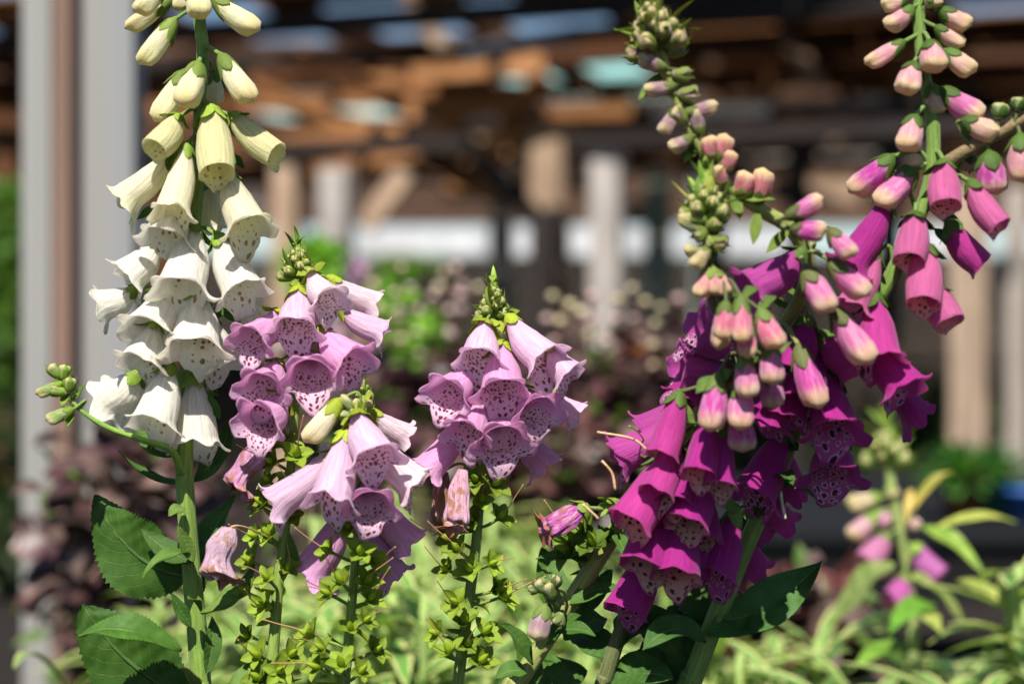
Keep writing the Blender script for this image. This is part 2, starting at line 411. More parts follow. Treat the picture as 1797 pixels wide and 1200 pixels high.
    if not wi:
        # fine hairs on the lower lip
        for k in range(26 if open_ else 18):
            j = (n//2 + rng.randint(-5, 5)) % n; i = rng.randint(R-6, R-1)
            p = Vector(A[i][j]); d = (Vector((0, .2, .8)) + Vector((rng.uniform(-.5, .5), rng.uniform(-.2, .5), rng.uniform(0, .6)))).normalized()
            if i < R-2: d = (-Vector(N[i][j]) + d*.5).normalized(); p = Vector(B[i][j])
            l = rng.uniform(.04, .10); sd_ = d.orthogonal().normalized()*.0024
            s2 = d.cross(sd_); b = len(mb.V)
            mb.V += [tuple(p+sd_), tuple(p-sd_*.5+s2), tuple(p-sd_*.5-s2), tuple(p+d*l)]
            for f in ((0, 1, 3), (1, 2, 3), (2, 0, 3)):
                mb.F.append([b+x for x in f]); mb.UV += [(.02, .5)]*3; mb.MI.append(0)
    mats = [M_WITH, M_WITH] if wi else [M_OUT, M_IN[inner]]
    me = mb.mesh('corolla', mats); CACHE[key] = me; return me
def sepal(mb, M, l, wd, bend, curl=.3, mi=0):
    """leaf-shaped patch along +Y of M, thickness through a second skin"""
    rows = []; m = 8; c = 5
    for i in range(m):
        t = i/(m-1); wv = wd*(math.sin(math.pi*min(t*.86+.14, 1)**1.05)**.75)*(1 if t < .97 else .3)
        ang = bend*t
        yy = l*(math.sin(ang)/bend if abs(bend) > .01 else t); zz = l*((1-math.cos(ang))/bend if abs(bend) > .01 else 0)
        row = []
        for j in range(c):
            x = (j/(c-1)-.5)*2
            row.append(M @ Vector((x*wv*.5, yy, zz + curl*wv*x*x*.5)))
        rows.append(row)
    uv = lambda i, j: (j/(c-1), i/(m-1))
    mb.grid(rows, uv, False, mi)
    nrm = (M.to_3x3() @ Vector((0, 0, 1))).normalized()*(.03*wd)
    mb.grid([[p-nrm for p in r] for r in rows], uv, False, mi, True)
def calyx_mesh(kind, seed, body='open'):
    key = ('calyx', kind, seed, body)
    if key in CACHE: return CACHE[key]
    rng = random.Random(seed*7+3); mb = MB()
    if kind == 'pod':
        for k in range(5):
            a = 2*math.pi*k/5 + rng.uniform(-.2, .2); up = rng.uniform(.75, 1.25)
            M = Matrix.Rotation(a, 4, 'Z') @ Matrix.Translation((0, .12, 0)) @ Matrix.Rotation(math.pi/2 - up, 4, 'X')
            sepal(mb, M, rng.uniform(.9, 1.15), rng.uniform(.66, .82), rng.uniform(-.9, .35), .45)
        mb.blob((0, 0, -.02), .17, (1, 1, .6))
    else:
        ln = {'flower': .21, 'bud': .38, 'small': 1.12}[kind]
        for k in range(5):
            a0 = 2*math.pi*k/5 + rng.uniform(-.15, .15); l = ln*rng.uniform(.82, 1.15); fl = rng.uniform(.0, .16) if kind == 'flower' else (rng.uniform(0, .05) if kind == 'bud' else rng.uniform(-.05, .3))
            rows = []; c = 5
            for i in range(8):
                t = i/7; sx = -.035 + (l+.035)*t
                r = (prof(body, min(max(sx, 0), 1))*1.07 + .014)*(sstep(-.12, .12, t) if sx < .02 else 1)
                r += fl*t*t*t + (.012 if k % 2 else 0)*sstep(0, .4, t)
                hw = .78*max(1-t**2.4, 0)**.75
                if kind == 'small': hw = .74*max(1-t**1.3, 0)**.9
                row = []
                for j in range(c):
                    x = (j/(c-1)-.5)*2; an = a0 + x*hw
                    q = r*(1 - .05*x*x*t)
                    row.append(Vector((math.sin(an)*q*1.05, -math.cos(an)*q - .05*math.sin(math.pi*max(sx, 0)*.9), sx + .04*fl*t)))
                rows.append(row)
            uv = lambda i, j: (j/(c-1), i/7)
            mb.grid(rows, uv); mb.grid([[Vector((p.x*.985, p.y*.985, p.z)) for p in r_] for r_ in rows], uv, False, 0, True)
        mb.blob((0, 0, -.03), .085, (1, 1, .5))
    me = mb.mesh('calyx', [M_SEP]); CACHE[key] = me; return me
def capsule_mesh():
    if 'caps' in CACHE: return CACHE['caps']
    mb = MB(); rows = []
    pr = ((0, .12), (.15, .20), (.4, .24), (.65, .19), (.85, .10), (1, .03))
    for z, r in pr: rows.append([Vector((r*(1+.12*math.cos(2*a))*math.cos(a), r*(1+.12*math.cos(2*a))*math.sin(a), z*.95)) for a in [2*math.pi*k/12 for k in range(12)]])
    mb.grid(rows, lambda i, j: (j/12, i/5), True)
    CACHE['caps'] = mb.mesh('capsule', [M_CAPS]); return CACHE['caps']
def style_mesh(seed):
    k = ('style', seed)
    if k in CACHE: return CACHE[k]
    rng = random.Random(seed); mb = MB(); c = rng.uniform(-.7, .7); e = rng.uniform(-.5, .5)
    pts = catmull([(0, 0, .8), (c*.15, e*.1, 1.3), (c*.5, e*.5, 2.0), (c*1.1, e*.9, 2.9)], 5)
    mb.tube(pts, [lerp(.045, .028, i/(len(pts)-1)) for i in range(len(pts))], 5)
    mb.blob(pts[-1], .05)
    CACHE[k] = mb.mesh('style', [M_STYLE]); return CACHE[k]
def tube_mesh(name, pts, rad, mat, n=6, ridge=0):
    mb = MB(); mb.tube(pts, rad, n, ridge=ridge); return mb.mesh(name, [mat])
def frame(p0, p1, k, sc_, ref):
    a = (p1-p0).normalized(); y = ref - ref.dot(a)*a
    if y.length < .05: y = Vector((0, -1, 0)) - Vector((0, -1, 0)).dot(a)*a
    y.normalize(); x = y.cross(a)
    M = Matrix.Identity(4)
    for i in range(3): M[i][0] = x[i]*k*sc_; M[i][1] = y[i]*k*sc_; M[i][2] = a[i]*sc_; M[i][3] = p0[i]
    return M

# ------------------------------------------------------------------ leaves
def leaf_mesh(name, p0, p1, wd, sag, nref, fold, serr, mat, seed=0, wpos=.45, seg=56, pet=.06, curl=0., twist=0.):
    rng = random.Random(seed); mb = MB(); c = 9
    mid = (p0+p1)*.5 + sag
    L = (p1-p0).length
    rows = []
    for i in range(seg+1):
        t = i/seg
        p = p0*(1-t)**2 + mid*2*t*(1-t) + p1*t*t
        tg = ((mid-p0)*(1-t) + (p1-mid)*t).normalized()
        if curl:
            ex = sstep(.6, 1, t); p = p + nref*(-curl*L*ex*ex)
        sd_ = tg.cross(nref).normalized(); nn = sd_.cross(tg).normalized()
        if twist:
            q = Matrix.Rotation(twist*t, 3, tg); sd_ = q @ sd_; nn = q @ nn
        x = t**(math.log(.5)/math.log(wpos)) if t > 0 else 0
        wv = wd*.5*max(math.sin(math.pi*x)**.85, 0) if 0 < x < 1 else 0
        wv = max(wv, wd*pet*(1-t)**.5*.6 if t < .5 else 0.0004)
        sw = (1 + serr*((i*1.0) % 2 - .5)*2*(1 if .08 < t < .96 else 0)*.5*(1+.5*rng.uniform(-1, 1)))
        row = []
        for j in range(c):
            s = (j/(c-1)-.5)*2
            ws = wv*(sw if abs(s) > .99 else 1)
            wave = .05*wd*math.sin(t*11+seed+2.2*s)*s*s + .022*wd*math.sin(t*54 - abs(s)*16)*(math.sin(math.pi*abs(s)) if seg > 30 else 0)
            row.append(p + sd_*(s*ws*math.cos(fold)) + nn*(abs(s)*ws*math.sin(fold) + wave))
        rows.append(row)
    uv = lambda i, j: (j/(c-1), i/seg)
    th = [[None]*c for _ in rows]
    nrm = nref.normalized()*(.0005)
    mb.grid(rows, uv, False, 0)
    mb.grid([[p - nrm for p in r] for r in rows], uv, False, 0, True)
    # raised midrib underneath
    mb.tube([r[c//2]-nrm for r in rows[::4]], [lerp(.045*wd, .008*wd, i/(seg//4)) for i in range(len(rows[::4]))], 6)
    return mb.mesh(name, [mat])
NCAM = Vector((0, -.75, .66))
LEAFN = [0]
def leaf(pl, b, t, wpx, sag=(0, 0, .0), nref=NCAM, fold=.25, serr=.10, col=(.06, .16, .035), mat=None, curl=0., wpos=.45, twist=0., name='leaf'):
    LEAFN[0] += 1
    p0, p1 = P(*b), P(*t)
    me = leaf_mesh(name, p0, p1, mm(wpx, (b[2]+t[2])/2), Vector(sag), Vector(nref).normalized(), fold, serr, mat or M_LEAF, LEAFN[0], wpos, curl=curl, twist=twist)
    return put(name, me, pl.root, color=col)

# ------------------------------------------------------------------ a foxglove plant
class Plant:
    def __init__(s, label, stem, group=None, stemcol=(.13, .24, .05), name='foxglove'):
        """stem: list of (u, v, d, width_px) from the top down, then runs to the ground"""
        pts = [P(u, v, d) for u, v, d, _ in stem]
        rad = [mm(wp, d)/2 for _, _, d, wp in stem]
        dr = (pts[-1]-pts[-2]).normalized()
        low = pts[-1]; zl = low.z
        pts += [low + Vector((dr.x*.2, dr.y*.2, -.3*zl*1.0)), Vector((low.x+dr.x*.28, low.y+dr.y*.28, .0))]
        rad += [rad[-1]*1.15, rad[-1]*1.3]
        s.root = thing(name, label, 'foxglove', pts[-1], group)
        s.path = catmull(pts, 10); rr = []
        for i in range(len(pts)-1):
            for k in range(10): rr.append(lerp(rad[i], rad[i+1], k/10))
        rr.append(rad[-1]); s.rad = rr
        me = tube_mesh('stem', s.path, rr, M_STEM, 12, .04)
        s.stem = put('stem', me, s.root, color=stemcol); s.stemcol = stemcol
        s.pix = [((p.x/(.6*p.y)*1797)+898.5, 600-(p.z-H)/(.6*p.y)*1797) for p in s.path]
        s.rng = random.Random(len(label)*13+int(stem[0][0])); s.n = 0
    def near(s, u, v):
        i = min(range(len(s.pix)), key=lambda k: (s.pix[k][0]-u)**2 + (s.pix[k][1]-v)**2)
        return s.path[i], s.rad[i]
    def flower(s, u0, v0, u1, v1, wpx, tilt, kind='open', inner='white', col=(.8, .8, .7), dd=None, name=None, scol=(.14, .28, .05), ped=True, lift=14, cal=True, ref=None):
        s.n += 1; rng = s.rng
        if kind == 'hang': tilt += 11
        if kind == 'young' and tilt > 4: tilt += 9
        c, r = s.near(u0, v0)
        d0 = c.y + (dd if dd is not None else (-.013 if tilt > 14 else (.014 if tilt < -5 else -.003)))
        p0 = P(u0, v0, d0)
        pl = math.hypot(u1-u0, v1-v0)*mm(1, d0)
        q = P(u1, v1, d0); dy = pl*math.tan(math.radians(tilt))
        p1 = P(u1, v1, d0-dy)
        if kind == 'bud': sc_ = (p1-p0).length; unit = .60
        elif kind == 'young': sc_ = (p1-p0).length/.97; unit = .60
        elif kind == 'hang': sc_ = (p1-p0).length/.90; unit = .66
        elif kind == 'with': sc_ = (p1-p0).length/.95; unit = .42
        else: sc_ = (p1-p0).length/.88; unit = .74
        wpx *= {'white': .91, 'pink': .95}.get(inner, 1.) if kind == 'open' else (.9 if kind == 'bud' else 1.)
        k = min(max(mm(wpx, d0-dy)/(unit*sc_), .45), 1.7)
        if ref is None:
            ref = Vector((0, -.3 if abs(tilt) < 60 else -.1, 1))
        M = frame(p0, p1, k, sc_, ref) @ Matrix.Rotation(rng.uniform(-.16, .16), 4, 'Z')
        nm = name or {'bud': 'flower_bud', 'with': 'withered_flower'}.get(kind, 'flower')
        j = lambda x, a: min(max(x*(1+rng.uniform(-a, a)), 0), .92)
        kk = 1+rng.uniform(-.07, .04); col2 = tuple(min(x*kk, .9) for x in col); ks = 1+rng.uniform(-.25, .25); scol = tuple(x*ks for x in scol)
        o = put(nm, bell_mesh(kind, inner, 1 + s.n % (9 if kind == 'open' else 5)), s.root, M, color=col2)
        if cal:
            ck = 'bud' if kind == 'bud' else 'flower'
            if kind == 'bud' and pl < mm(34): ck = 'small'
            put('calyx', calyx_mesh(ck, s.n % 4, kind), o, local=Matrix.Identity(4), color=scol)
        if ped:
            a = (p1-p0).normalized()
            c2, r2 = s.near(u0 + (c.x > 9)*0, v0 + lift)
            inv = M.inverted()
            pth = catmull([c2, (c2*.5+p0*.5) - a*.006 + Vector((0, 0, .003)), p0 - a*.001], 5)
            mb = MB(); w_ = max(.0009, min(.0014, r2*.35))
            mb.tube(pth, w_, 6, cap=False)
            mb.V = [tuple(inv @ Vector(v)) for v in mb.V]
            put('pedicel', mb.mesh('pedicel', [M_STEM]), o, local=Matrix.Identity(4), color=s.stemcol)
        return o
    def pod(s, u, v, size=46, out=None, style=True, col=(.23, .38, .06), dd=None):
        s.n += 1; rng = s.rng; c, r = s.near(u, v+4)
        cu = c.x/(.6*c.y)*1797+898.5
        dx = (u-cu)
        dep = dd if dd is not None else -rng.uniform(.004, .022)*(1 if abs(dx) < 30 else .4)
        p = P(u, v, c.y+dep)
        if out is None: out = Vector((dx*.02, -rng.uniform(.5, 1.0), rng.uniform(.3, .9)))
        sz = mm(size)*.56; ax = Vector(out).normalized()
        M = frame(p, p+ax, 1, sz, Vector((.2, -.4, 1)))
        o = put('seed_pod', calyx_mesh('pod', s.n % 4), s.root, M, color=(lambda q: tuple(x*q for x in col))(rng.uniform(.65, 1.15)))
        put('capsule', capsule_mesh(), o, local=Matrix.Identity(4), color=(.26, .42, .04))
        if style and rng.random() < .62: put('style', style_mesh(s.n % 9), o, local=Matrix.Rotation(rng.uniform(0, 6), 4, 'Z'), color=(.5, .27, .12))
        c2, r2 = s.near(u, v+18)
        inv = M.inverted(); mb = MB()
        mb.tube(catmull([c2, c2*.4+p*.6-ax*.004, p], 5), .0011, 6, cap=False)
        mb.V = [tuple(inv @ Vector(q)) for q in mb.V]
        put('pedicel', mb.mesh('pedicel', [M_STEM]), o, local=Matrix.Identity(4), color=s.stemcol)
        # bract under the pod
        if rng.random() < .7:
            mb = MB(); sd_ = 1 if dx >= 0 else -1
            d_ = Vector((sd_*rng.uniform(.4, 1), rng.uniform(-.8, .3), rng.uniform(-.3, .5))).normalized()
            z_ = d_.orthogonal().normalized(); x_ = d_.cross(z_)
            Mx = Matrix(((x_.x, d_.x, z_.x, c2.x), (x_.y, d_.y, z_.y, c2.y), (x_.z, d_.z, z_.z, c2.z), (0, 0, 0, 1)))
            sepal(mb, Mx, rng.uniform(.012, .020), rng.uniform(.003, .0055), rng.uniform(-1.4, .8), .4)
            put('bract', mb.mesh('bract', [M_SEP]), s.root, color=tuple(x*.9 for x in col))
    def tip(s, u, v, d, rpx, hpx, n=20, col=(.22, .36, .09), bcol=(.26, .40, .12), spiky=1.35, pinkish=None, axis=(0, 0, 1)):
        """crowd of tiny green buds and curling bracts at the top of a spike"""
        rng = s.rng; ax = Vector(axis).normalized(); e1 = ax.orthogonal().normalized(); e2 = ax.cross(e1)
        base = P(u, v, d); h = mm(hpx, d); r = mm(rpx, d)
        for k in range(n):
            t = (k+.5)/n; a = k*2.4; zz = h*t; rr = r*(1-.7*t)*.4
            o_ = (e1*math.cos(a)+e2*math.sin(a))
            p = base + ax*zz + o_*rr*.6; dr = (o_*(1.15-.75*t) + ax*(.25+1.0*t)).normalized()
            sz = r*lerp(1.0, .5, t)
            M = frame(p, p+dr, 1, sz, Vector((.1, -.3, 1)))
            bc = pinkish if (pinkish and rng.random() < .55*(1-t)+.15) else bcol
            o = put('flower_bud', bell_mesh('bud', None, 1 + k % 2), s.root, M @ Matrix.Diagonal((.85, .85, .85, 1)), color=bc)
            put('calyx', calyx_mesh('small', k % 4, 'bud'), o, local=Matrix.Identity(4), color=(lambda q: tuple(x*q for x in col))(rng.uniform(.8, 1.2)))
            if True:
                mb = MB(); z_ = (ax - ax.dot(dr)*dr).normalized(); x_ = dr.cross(z_)
                q = base + ax*zz*.95
                Mx = Matrix(((x_.x, dr.x, z_.x, q.x), (x_.y, dr.y, z_.y, q.y), (x_.z, dr.z, z_.z, q.z), (0, 0, 0, 1)))
                sepal(mb, Mx, r*rng.uniform(.9, 1.45)*spiky, r*.34, rng.uniform(-.6, 2.2), .5)
                put('bract', mb.mesh('bract', [M_SEP]), s.root, color=tuple(x*rng.uniform(.85, 1.2) for x in col))
# ------------------------------------------------------------------ setting
def wood(name, col, var=.35):
    return plain(name, col, .8, 0, var, 9., oc=True, bumpd=.01, stretch=(1, 1, 1), spec=.08)
M_WOOD = wood('old_timber', (.2, .1, .05)); M_BARK = M_WOOD
M_STEEL = plain('weathered_steel', (.5, .5, .5), .45, 0, .18, 6., oc=True, metal=0., bumpd=.001, stretch=(6, 6, .4))
M_GROUND = plain('nursery_floor', (.026, .023, .021), 1., 0, .4, 14., bumpd=.02, spec=.0)
M_SHEET = plain('fibreglass_sheet', (.42, .62, .58), .5, .75, .2, 3., oc=True)
M_CLOUD = green('shrub_leaf', .45, .35); M_RED = plain('coral_bell_leaf', (.1, .03, .04), .35, .3, .75, 16., oc=True, spec=.25)
M_SEED = plain('seed_head', (.8, .7, .45), .16, .2, .15, 60., oc=True, spec=1.)
M_POT = plain('pot_plastic', (.1, .2, .5), .4, 0, .1, 20., oc=True)
M_PETALBG = plain('far_petal', (.7, .35, .55), .5, .4, .1, 40., oc=True)
mb = MB(); mb.grid([[Vector((x, y, 0)) for x in np.linspace(-300, 300, 25)] for y in np.linspace(-200, 600, 25)], lambda i, j: (i, j))
g = put('ground', mb.mesh('ground', [M_GROUND])); g['kind'] = 'structure'; g['label'] = 'dark nursery floor of trodden gravel and soil'
UNIT = MB(); UNIT.box(-.5, .5, -.5, .5, -.5, .5)
UB = {}
def unitbox(mat):
    if mat.name not in UB:
        import bmesh
        me = UNIT.mesh('timber', [mat], False); bm = bmesh.new(); bm.from_mesh(me)
        bmesh.ops.bevel(bm, geom=bm.edges[:], offset=.03, segments=1, affect='EDGES'); bm.to_mesh(me); bm.free(); UB[mat.name] = me
    return UB[mat.name]
def beam(name, par, a, b, w_, h_, col, mat=None, local=True):
    """square timber from a to b (parent's local space)"""
    a, b = Vector(a), Vector(b); d = b-a; L = d.length; z = d.normalized()
    ref = Vector((0, 0, 1)) if abs(z.z) < .95 else Vector((0, 1, 0))
    x = ref.cross(z).normalized(); y = z.cross(x); c = (a+b)/2
    M = Matrix(((x.x*w_, y.x*h_, z.x*L, c.x), (x.y*w_, y.y*h_, z.y*L, c.y), (x.z*w_, y.z*h_, z.z*L, c.z), (0, 0, 0, 1)))
    r = random.Random(int(abs(c.x*991+c.y*37+c.z*7))); k = r.uniform(.75, 1.2)
    return put(name, unitbox(mat or M_WOOD), par, local=M if local else None, M=None if local else M, color=tuple(q*k for q in col))
WD = (.11, .047, .022); WO = (.30, .135, .055); WG = (.36, .31, .27); DK = (.035, .028, .026); TAN = (.36, .25, .17)
pav = thing('pavilion', 'open timber pavilion with dark beams and patchy board roof behind the flowers', 'pavilion', (0, 12, 0))
RZ = Matrix.Rotation(math.radians(-18), 4, 'Z'); PM4 = Matrix.Translation((0, 12, 0)) @ RZ
pav.matrix_basis = PM4; WM[pav.name] = PM4; PI4 = PM4.inverted()
def L3(u, v, d): return PI4 @ P(u, v, d)
YF, YB = -3.0, 5.2
for i, y in enumerate(np.arange(YF, YB+.1, 1.35)):
    beam('cross_beam', pav, (-8, y, 2.71), (9, y, 2.71), .08, .11, (DK, WD, WO)[i % 3] if i else DK)  # tones alternate, putting shaded and sunlit beams into the colour
for i, x in enumerate(np.arange(-8, 9.1, .85)):
    beam('rafter', pav, (x, YF-.25, 2.83), (x, YB+.3, 2.83), .08, .12, (WD, WO, WO)[i % 3])
holes = [(470, 70, 10.6, .5, .8), (575, 40, 10.4, .9, .5), (780, 25, 9.9, .8, .45), (880, 30, 9.6, .6, .4), (690, 95, 11.4, .3, .3), (360, 40, 10.6, .5, .45), (30, 60, 11, .4, .4)]
def roofpt(u, v):
    d = 1.9*2995/(600-v); return PI4 @ Vector(((u-898.5)*.6*d/1797, d, 0))
HL = [(roofpt(u, v), hx, hy) for u, v, d, hx, hy in holes]
panels = [(1025, 155, 12.5, .55, .9), (555, 195, 13.7, .72, .9)]
PLc = [(roofpt(u, v), hx, hy) for u, v, d, hx, hy in panels]
rng = random.Random(5)
y = YF-.3
while y < YB+.3:
    x = -8.2
    while x < 9.2:
        ln = rng.uniform(.9, 1.9); cx = x+ln/2; cy = y+.13
        bad = any(abs(cx-q.x) < hx+.35 and abs(cy-q.y) < hy for q, hx, hy in HL) or any(abs(cx-q.x) < hx+ln/2 and abs(cy-q.y) < hy for q, hx, hy in PLc)
        if not bad and rng.random() > (.10 if cy < -1.6 else (.13 if cx < 1.2 else .04)):
            beam('roof_board', pav, (x+.005, cy, 2.90+rng.uniform(0, .012)), (x+ln-.005, cy, 2.90+rng.uniform(0, .012)), .25, .022, (WD, WO)[rng.random() < .5])
        x += ln
    y += .27
for (q, hx, hy), c_ in zip(PLc, ((.36, .66, .62), (.55, .66, .58))):
    mb = MB(); nx = 40
    mb.grid([[Vector((q.x-hx+2*hx*i/nx, q.y+yy, 2.94+.02*math.sin(i*1.6)+zz)) for i in range(nx+1)] for yy, zz in ((-hy, 0), (hy, .02))], lambda i, j: (i, j))
    put('skylight_panel', mb.mesh('skylight_panel', [M_SHEET]), pav, local=Matrix.Identity(4), color=c_)
# front beam on posts and braces
def vpost(u, vt, d, wpx, col, zb=0.0, name='post'):
    p = P(u, vt, d); w_ = mm(wpx, d); a = PI4 @ Vector((p.x, p.y, zb)); b = PI4 @ p
    return beam(name, pav, a, b, w_, w_*.9, col)
for u, vt, d, wp, c_ in ((1066, 268, 8.6, 52, (.36, .32, .29)), (592, 296, 9.0, 50, (.38, .34, .31)), (505, 250, 9.4, 44, TAN), (965, 205, 10.5, 60, TAN), (1700, 330, 8.0, 62, (.40, .29, .21)), (1785, 330, 8.2, 40, WG), (1400, 260, 9.6, 34, DK), (1560, 200, 9.3, 40, DK), (880, 300, 12.5, 36, WG), (1155, 300, 12.0, 42, (.22, .25, .2)), (300, 230, 10, 50, WD), (20, 200, 10, 50, WD), (955, 380, 9.0, 44, DK), (1250, 330, 13, 40, DK)):
    vpost(u, vt, d, wp, c_)
def seg(name, q0, q1, wpx, col):
    a, b = PI4 @ P(*q0), PI4 @ P(*q1); w_ = mm(wpx, (q0[2]+q1[2])/2); beam(name, pav, a, b, w_, w_, col)
seg('front_beam', (440, 262, 9.4), (820, 252, 9.0), 26, DK); seg('front_beam', (1000, 250, 8.6), (1797, 215, 7.7), 26, DK)
seg('tie_beam', (-40, 205, 9.9), (440, 262, 9.4), 26, WD)
seg('brace', (640, 400, 9.2), (712, 300, 9.2), 34, TAN); seg('brace', (1375, 60, 9.2), (1435, 155, 9.2), 30, (.34, .22, .15)); seg('brace', (800, 240, 9.6), (960, 400, 9.6), 30, DK)
seg('brace', (712, 10, 9.8), (790, 95, 9.8), 26, TAN); seg('tie_beam', (820, 95, 9.2), (1020, 60, 8.9), 30, (.16, .18, .21)); seg('tie_beam', (1000, 60, 8.9), (1700, -8, 8.0), 24, DK); seg('tie_beam', (250, 112, 10.2), (830, 96, 9.3), 26, DK)  # the blue-grey tie beam is a reflection strip put into timber colour
seg('tie_beam', (430, 236, 11.), (660, 236, 10.7), 22, WO); seg('tie_beam', (925, 200, 10.4), (1110, 196, 10.2), 22, WO); seg('tie_beam', (1150, 200, 10), (1600, 186, 9.4), 20, (.08, .08, .085))
seg('brace', (1120, 60, 10.), (1230, 140, 10.), 34, WO)
WL = (.42, .20, .085)  # sunlit orange wood, the light mixed into the colour
for q0, q1, w_ in (((725, 128, 10.3), (955, 112, 10.2), 38), ((715, 196, 10.5), (945, 172, 10.4), 40), ((760, 250, 10.65), (865, 140, 10.45), 30), ((885, 240, 10.65), (950, 130, 10.4), 30), ((500, 130, 11.), (640, 105, 10.9), 34), ((320, 150, 11.4), (440, 120, 11.2), 34)):
    seg('brace', q0, q1, w_, WL)
for u, v, wd, c_ in ((1270, 252, 110, TAN), (1410, 262, 150, WG), (1500, 255, 120, WG), (1590, 260, 70, WG), (1260, 300, 130, WG), (1430, 335, 150, TAN), (1130, 372, 90, WD), (740, 300, 180, (.3, .18, .12)), (640, 268, 70, WG), (1340, 215, 100, WO), (860, 330, 160, WO)):
    p0, p1 = P(u-wd/2, v, 17.2), P(u+wd/2, v, 17.2)
    beam('gable_board', pav, PI4 @ p0, PI4 @ p1, .03, mm(44, 17.2), c_)
rng = random.Random(31)
for k in range(26):
    u, v = rng.uniform(280, 1620), rng.uniform(90, 330); d = rng.uniform(9.6, 13); sl = rng.choice((-.7, -.35, .4, .8)); l = rng.uniform(70, 190)
    seg('strut', (u, v, d), (u+l, v+l*sl*.6, d+rng.uniform(-.3, .3)), rng.uniform(15, 26), rng.choice((WO, WL, WL, TAN, DK, WD)))  # extra struts, paler tones carrying sun patches in their colour
# timber shed at the far side
shed = thing('timber_shed', 'long brown boarded shed with a white band beyond the pavilion', 'shed', (0, 20.5, 0))
rng = random.Random(8)
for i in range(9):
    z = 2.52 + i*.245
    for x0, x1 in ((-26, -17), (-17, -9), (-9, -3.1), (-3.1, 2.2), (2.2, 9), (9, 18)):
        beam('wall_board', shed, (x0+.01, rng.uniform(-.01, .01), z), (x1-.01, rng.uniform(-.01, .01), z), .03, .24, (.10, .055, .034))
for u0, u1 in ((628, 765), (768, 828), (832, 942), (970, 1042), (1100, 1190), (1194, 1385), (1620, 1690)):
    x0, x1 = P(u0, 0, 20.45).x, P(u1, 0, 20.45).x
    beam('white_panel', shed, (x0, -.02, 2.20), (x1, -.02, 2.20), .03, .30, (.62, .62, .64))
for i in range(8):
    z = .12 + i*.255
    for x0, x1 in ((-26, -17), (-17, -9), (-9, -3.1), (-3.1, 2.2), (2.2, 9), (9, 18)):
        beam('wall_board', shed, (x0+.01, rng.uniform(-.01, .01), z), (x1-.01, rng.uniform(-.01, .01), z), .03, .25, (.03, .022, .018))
# grey post beside the white foxglove
gp = thing('grey_post', 'tall weathered grey steel and timber post behind the white foxglove', 'post', (P(150, 600, 3.0).x, 3.0, 0))
def gpart(name, u0, u1, d, dep, col, mat):
    a, b = P(u0, 600, d).x, P(u1, 600, d).x
    M = Matrix.Translation(((a+b)/2, d, 2.1)) @ Matrix.Diagonal((b-a, dep, 4.2, 1)); put(name, unitbox(mat), gp, M, color=col)
gpart('steel_flange', 52, 103, 2.96, .10, (.27, .262, .245), M_STEEL); gpart('timber_strip', 105, 137, 2.965, .10, (.24, .155, .12), M_WOOD)
gpart('steel_web', 139, 200, 2.99, .05, (.27, .262, .25), M_STEEL); gpart('steel_flange', 202, 246, 2.95, .10, (.245, .243, .24), M_STEEL)

# ------------------------------------------------------------------ foliage masses
def blade(mb, p, d, n_, ln, wd, bend, rows_=5):
    d = d.normalized(); n_ = (n_ - n_.dot(d)*d).normalized(); s_ = d.cross(n_); r = []
    for i in range(rows_):
        t = i/(rows_-1); a = bend*t
        q = p + d*(ln*(math.sin(a)/bend if abs(bend) > .02 else t)) - n_*(ln*((1-math.cos(a))/bend if abs(bend) > .02 else 0))
        wv = wd*.5*(math.sin(math.pi*(.06+.92*t))**.8)
        r.append([q - s_*wv + n_*wv*.3, q, q + s_*wv + n_*wv*.3])
    mb.grid(r, lambda i, j: (j/2, i/(rows_-1)))
def rv(rng, up=.0):
    v = Vector((rng.gauss(0, 1), rng.gauss(0, 1), rng.gauss(0, 1)+up)); return v.normalized()
def shrub(name, label, cat, c, rad, n, ln, wd, mat, col, group=None, seed=1, up=.5, bend=.6, root=None, trunk=True):
    rng = random.Random(seed); c = Vector(c); mb = MB()
    r = root or thing(name, label, cat, (c.x, c.y, 0), group)
    for k in range(n):
        o = rv(rng); q = rng.random()**.5
        p = c + Vector((o.x*rad[0], o.y*rad[1], o.z*rad[2]))*q*(.8+.3*math.sin(o.x*5+seed)*math.cos(o.z*4+seed))
        d = (o*.8 + rv(rng)*.8 + Vector((0, 0, .1))); blade(mb, p, d, Vector((rng.gauss(0, .5), rng.gauss(0, .5)-.3, 1)), ln*rng.uniform(.6, 1.2), wd*rng.uniform(.7, 1.2), bend*rng.uniform(.2, 1.6), 4)
    o = put('foliage', mb.mesh('foliage', [mat]), r, color=col); o['kind'] = 'stuff'
    if trunk:
        for k in range(3):
            a = Vector((c.x+rng.uniform(-.03, .03), c.y+rng.uniform(-.03, .03), 0)); b = c + Vector((rng.uniform(-.5, .5)*rad[0], rng.uniform(-.5, .5)*rad[1], rad[2]*.4))
            put('branch', tube_mesh('branch', catmull([a, a*.5+b*.5+Vector((rng.uniform(-.04, .04), 0, 0)), b], 6), [.012-.0005*i for i in range(13)], M_WOOD, 6), r, color=(.12, .09, .05))
    return r
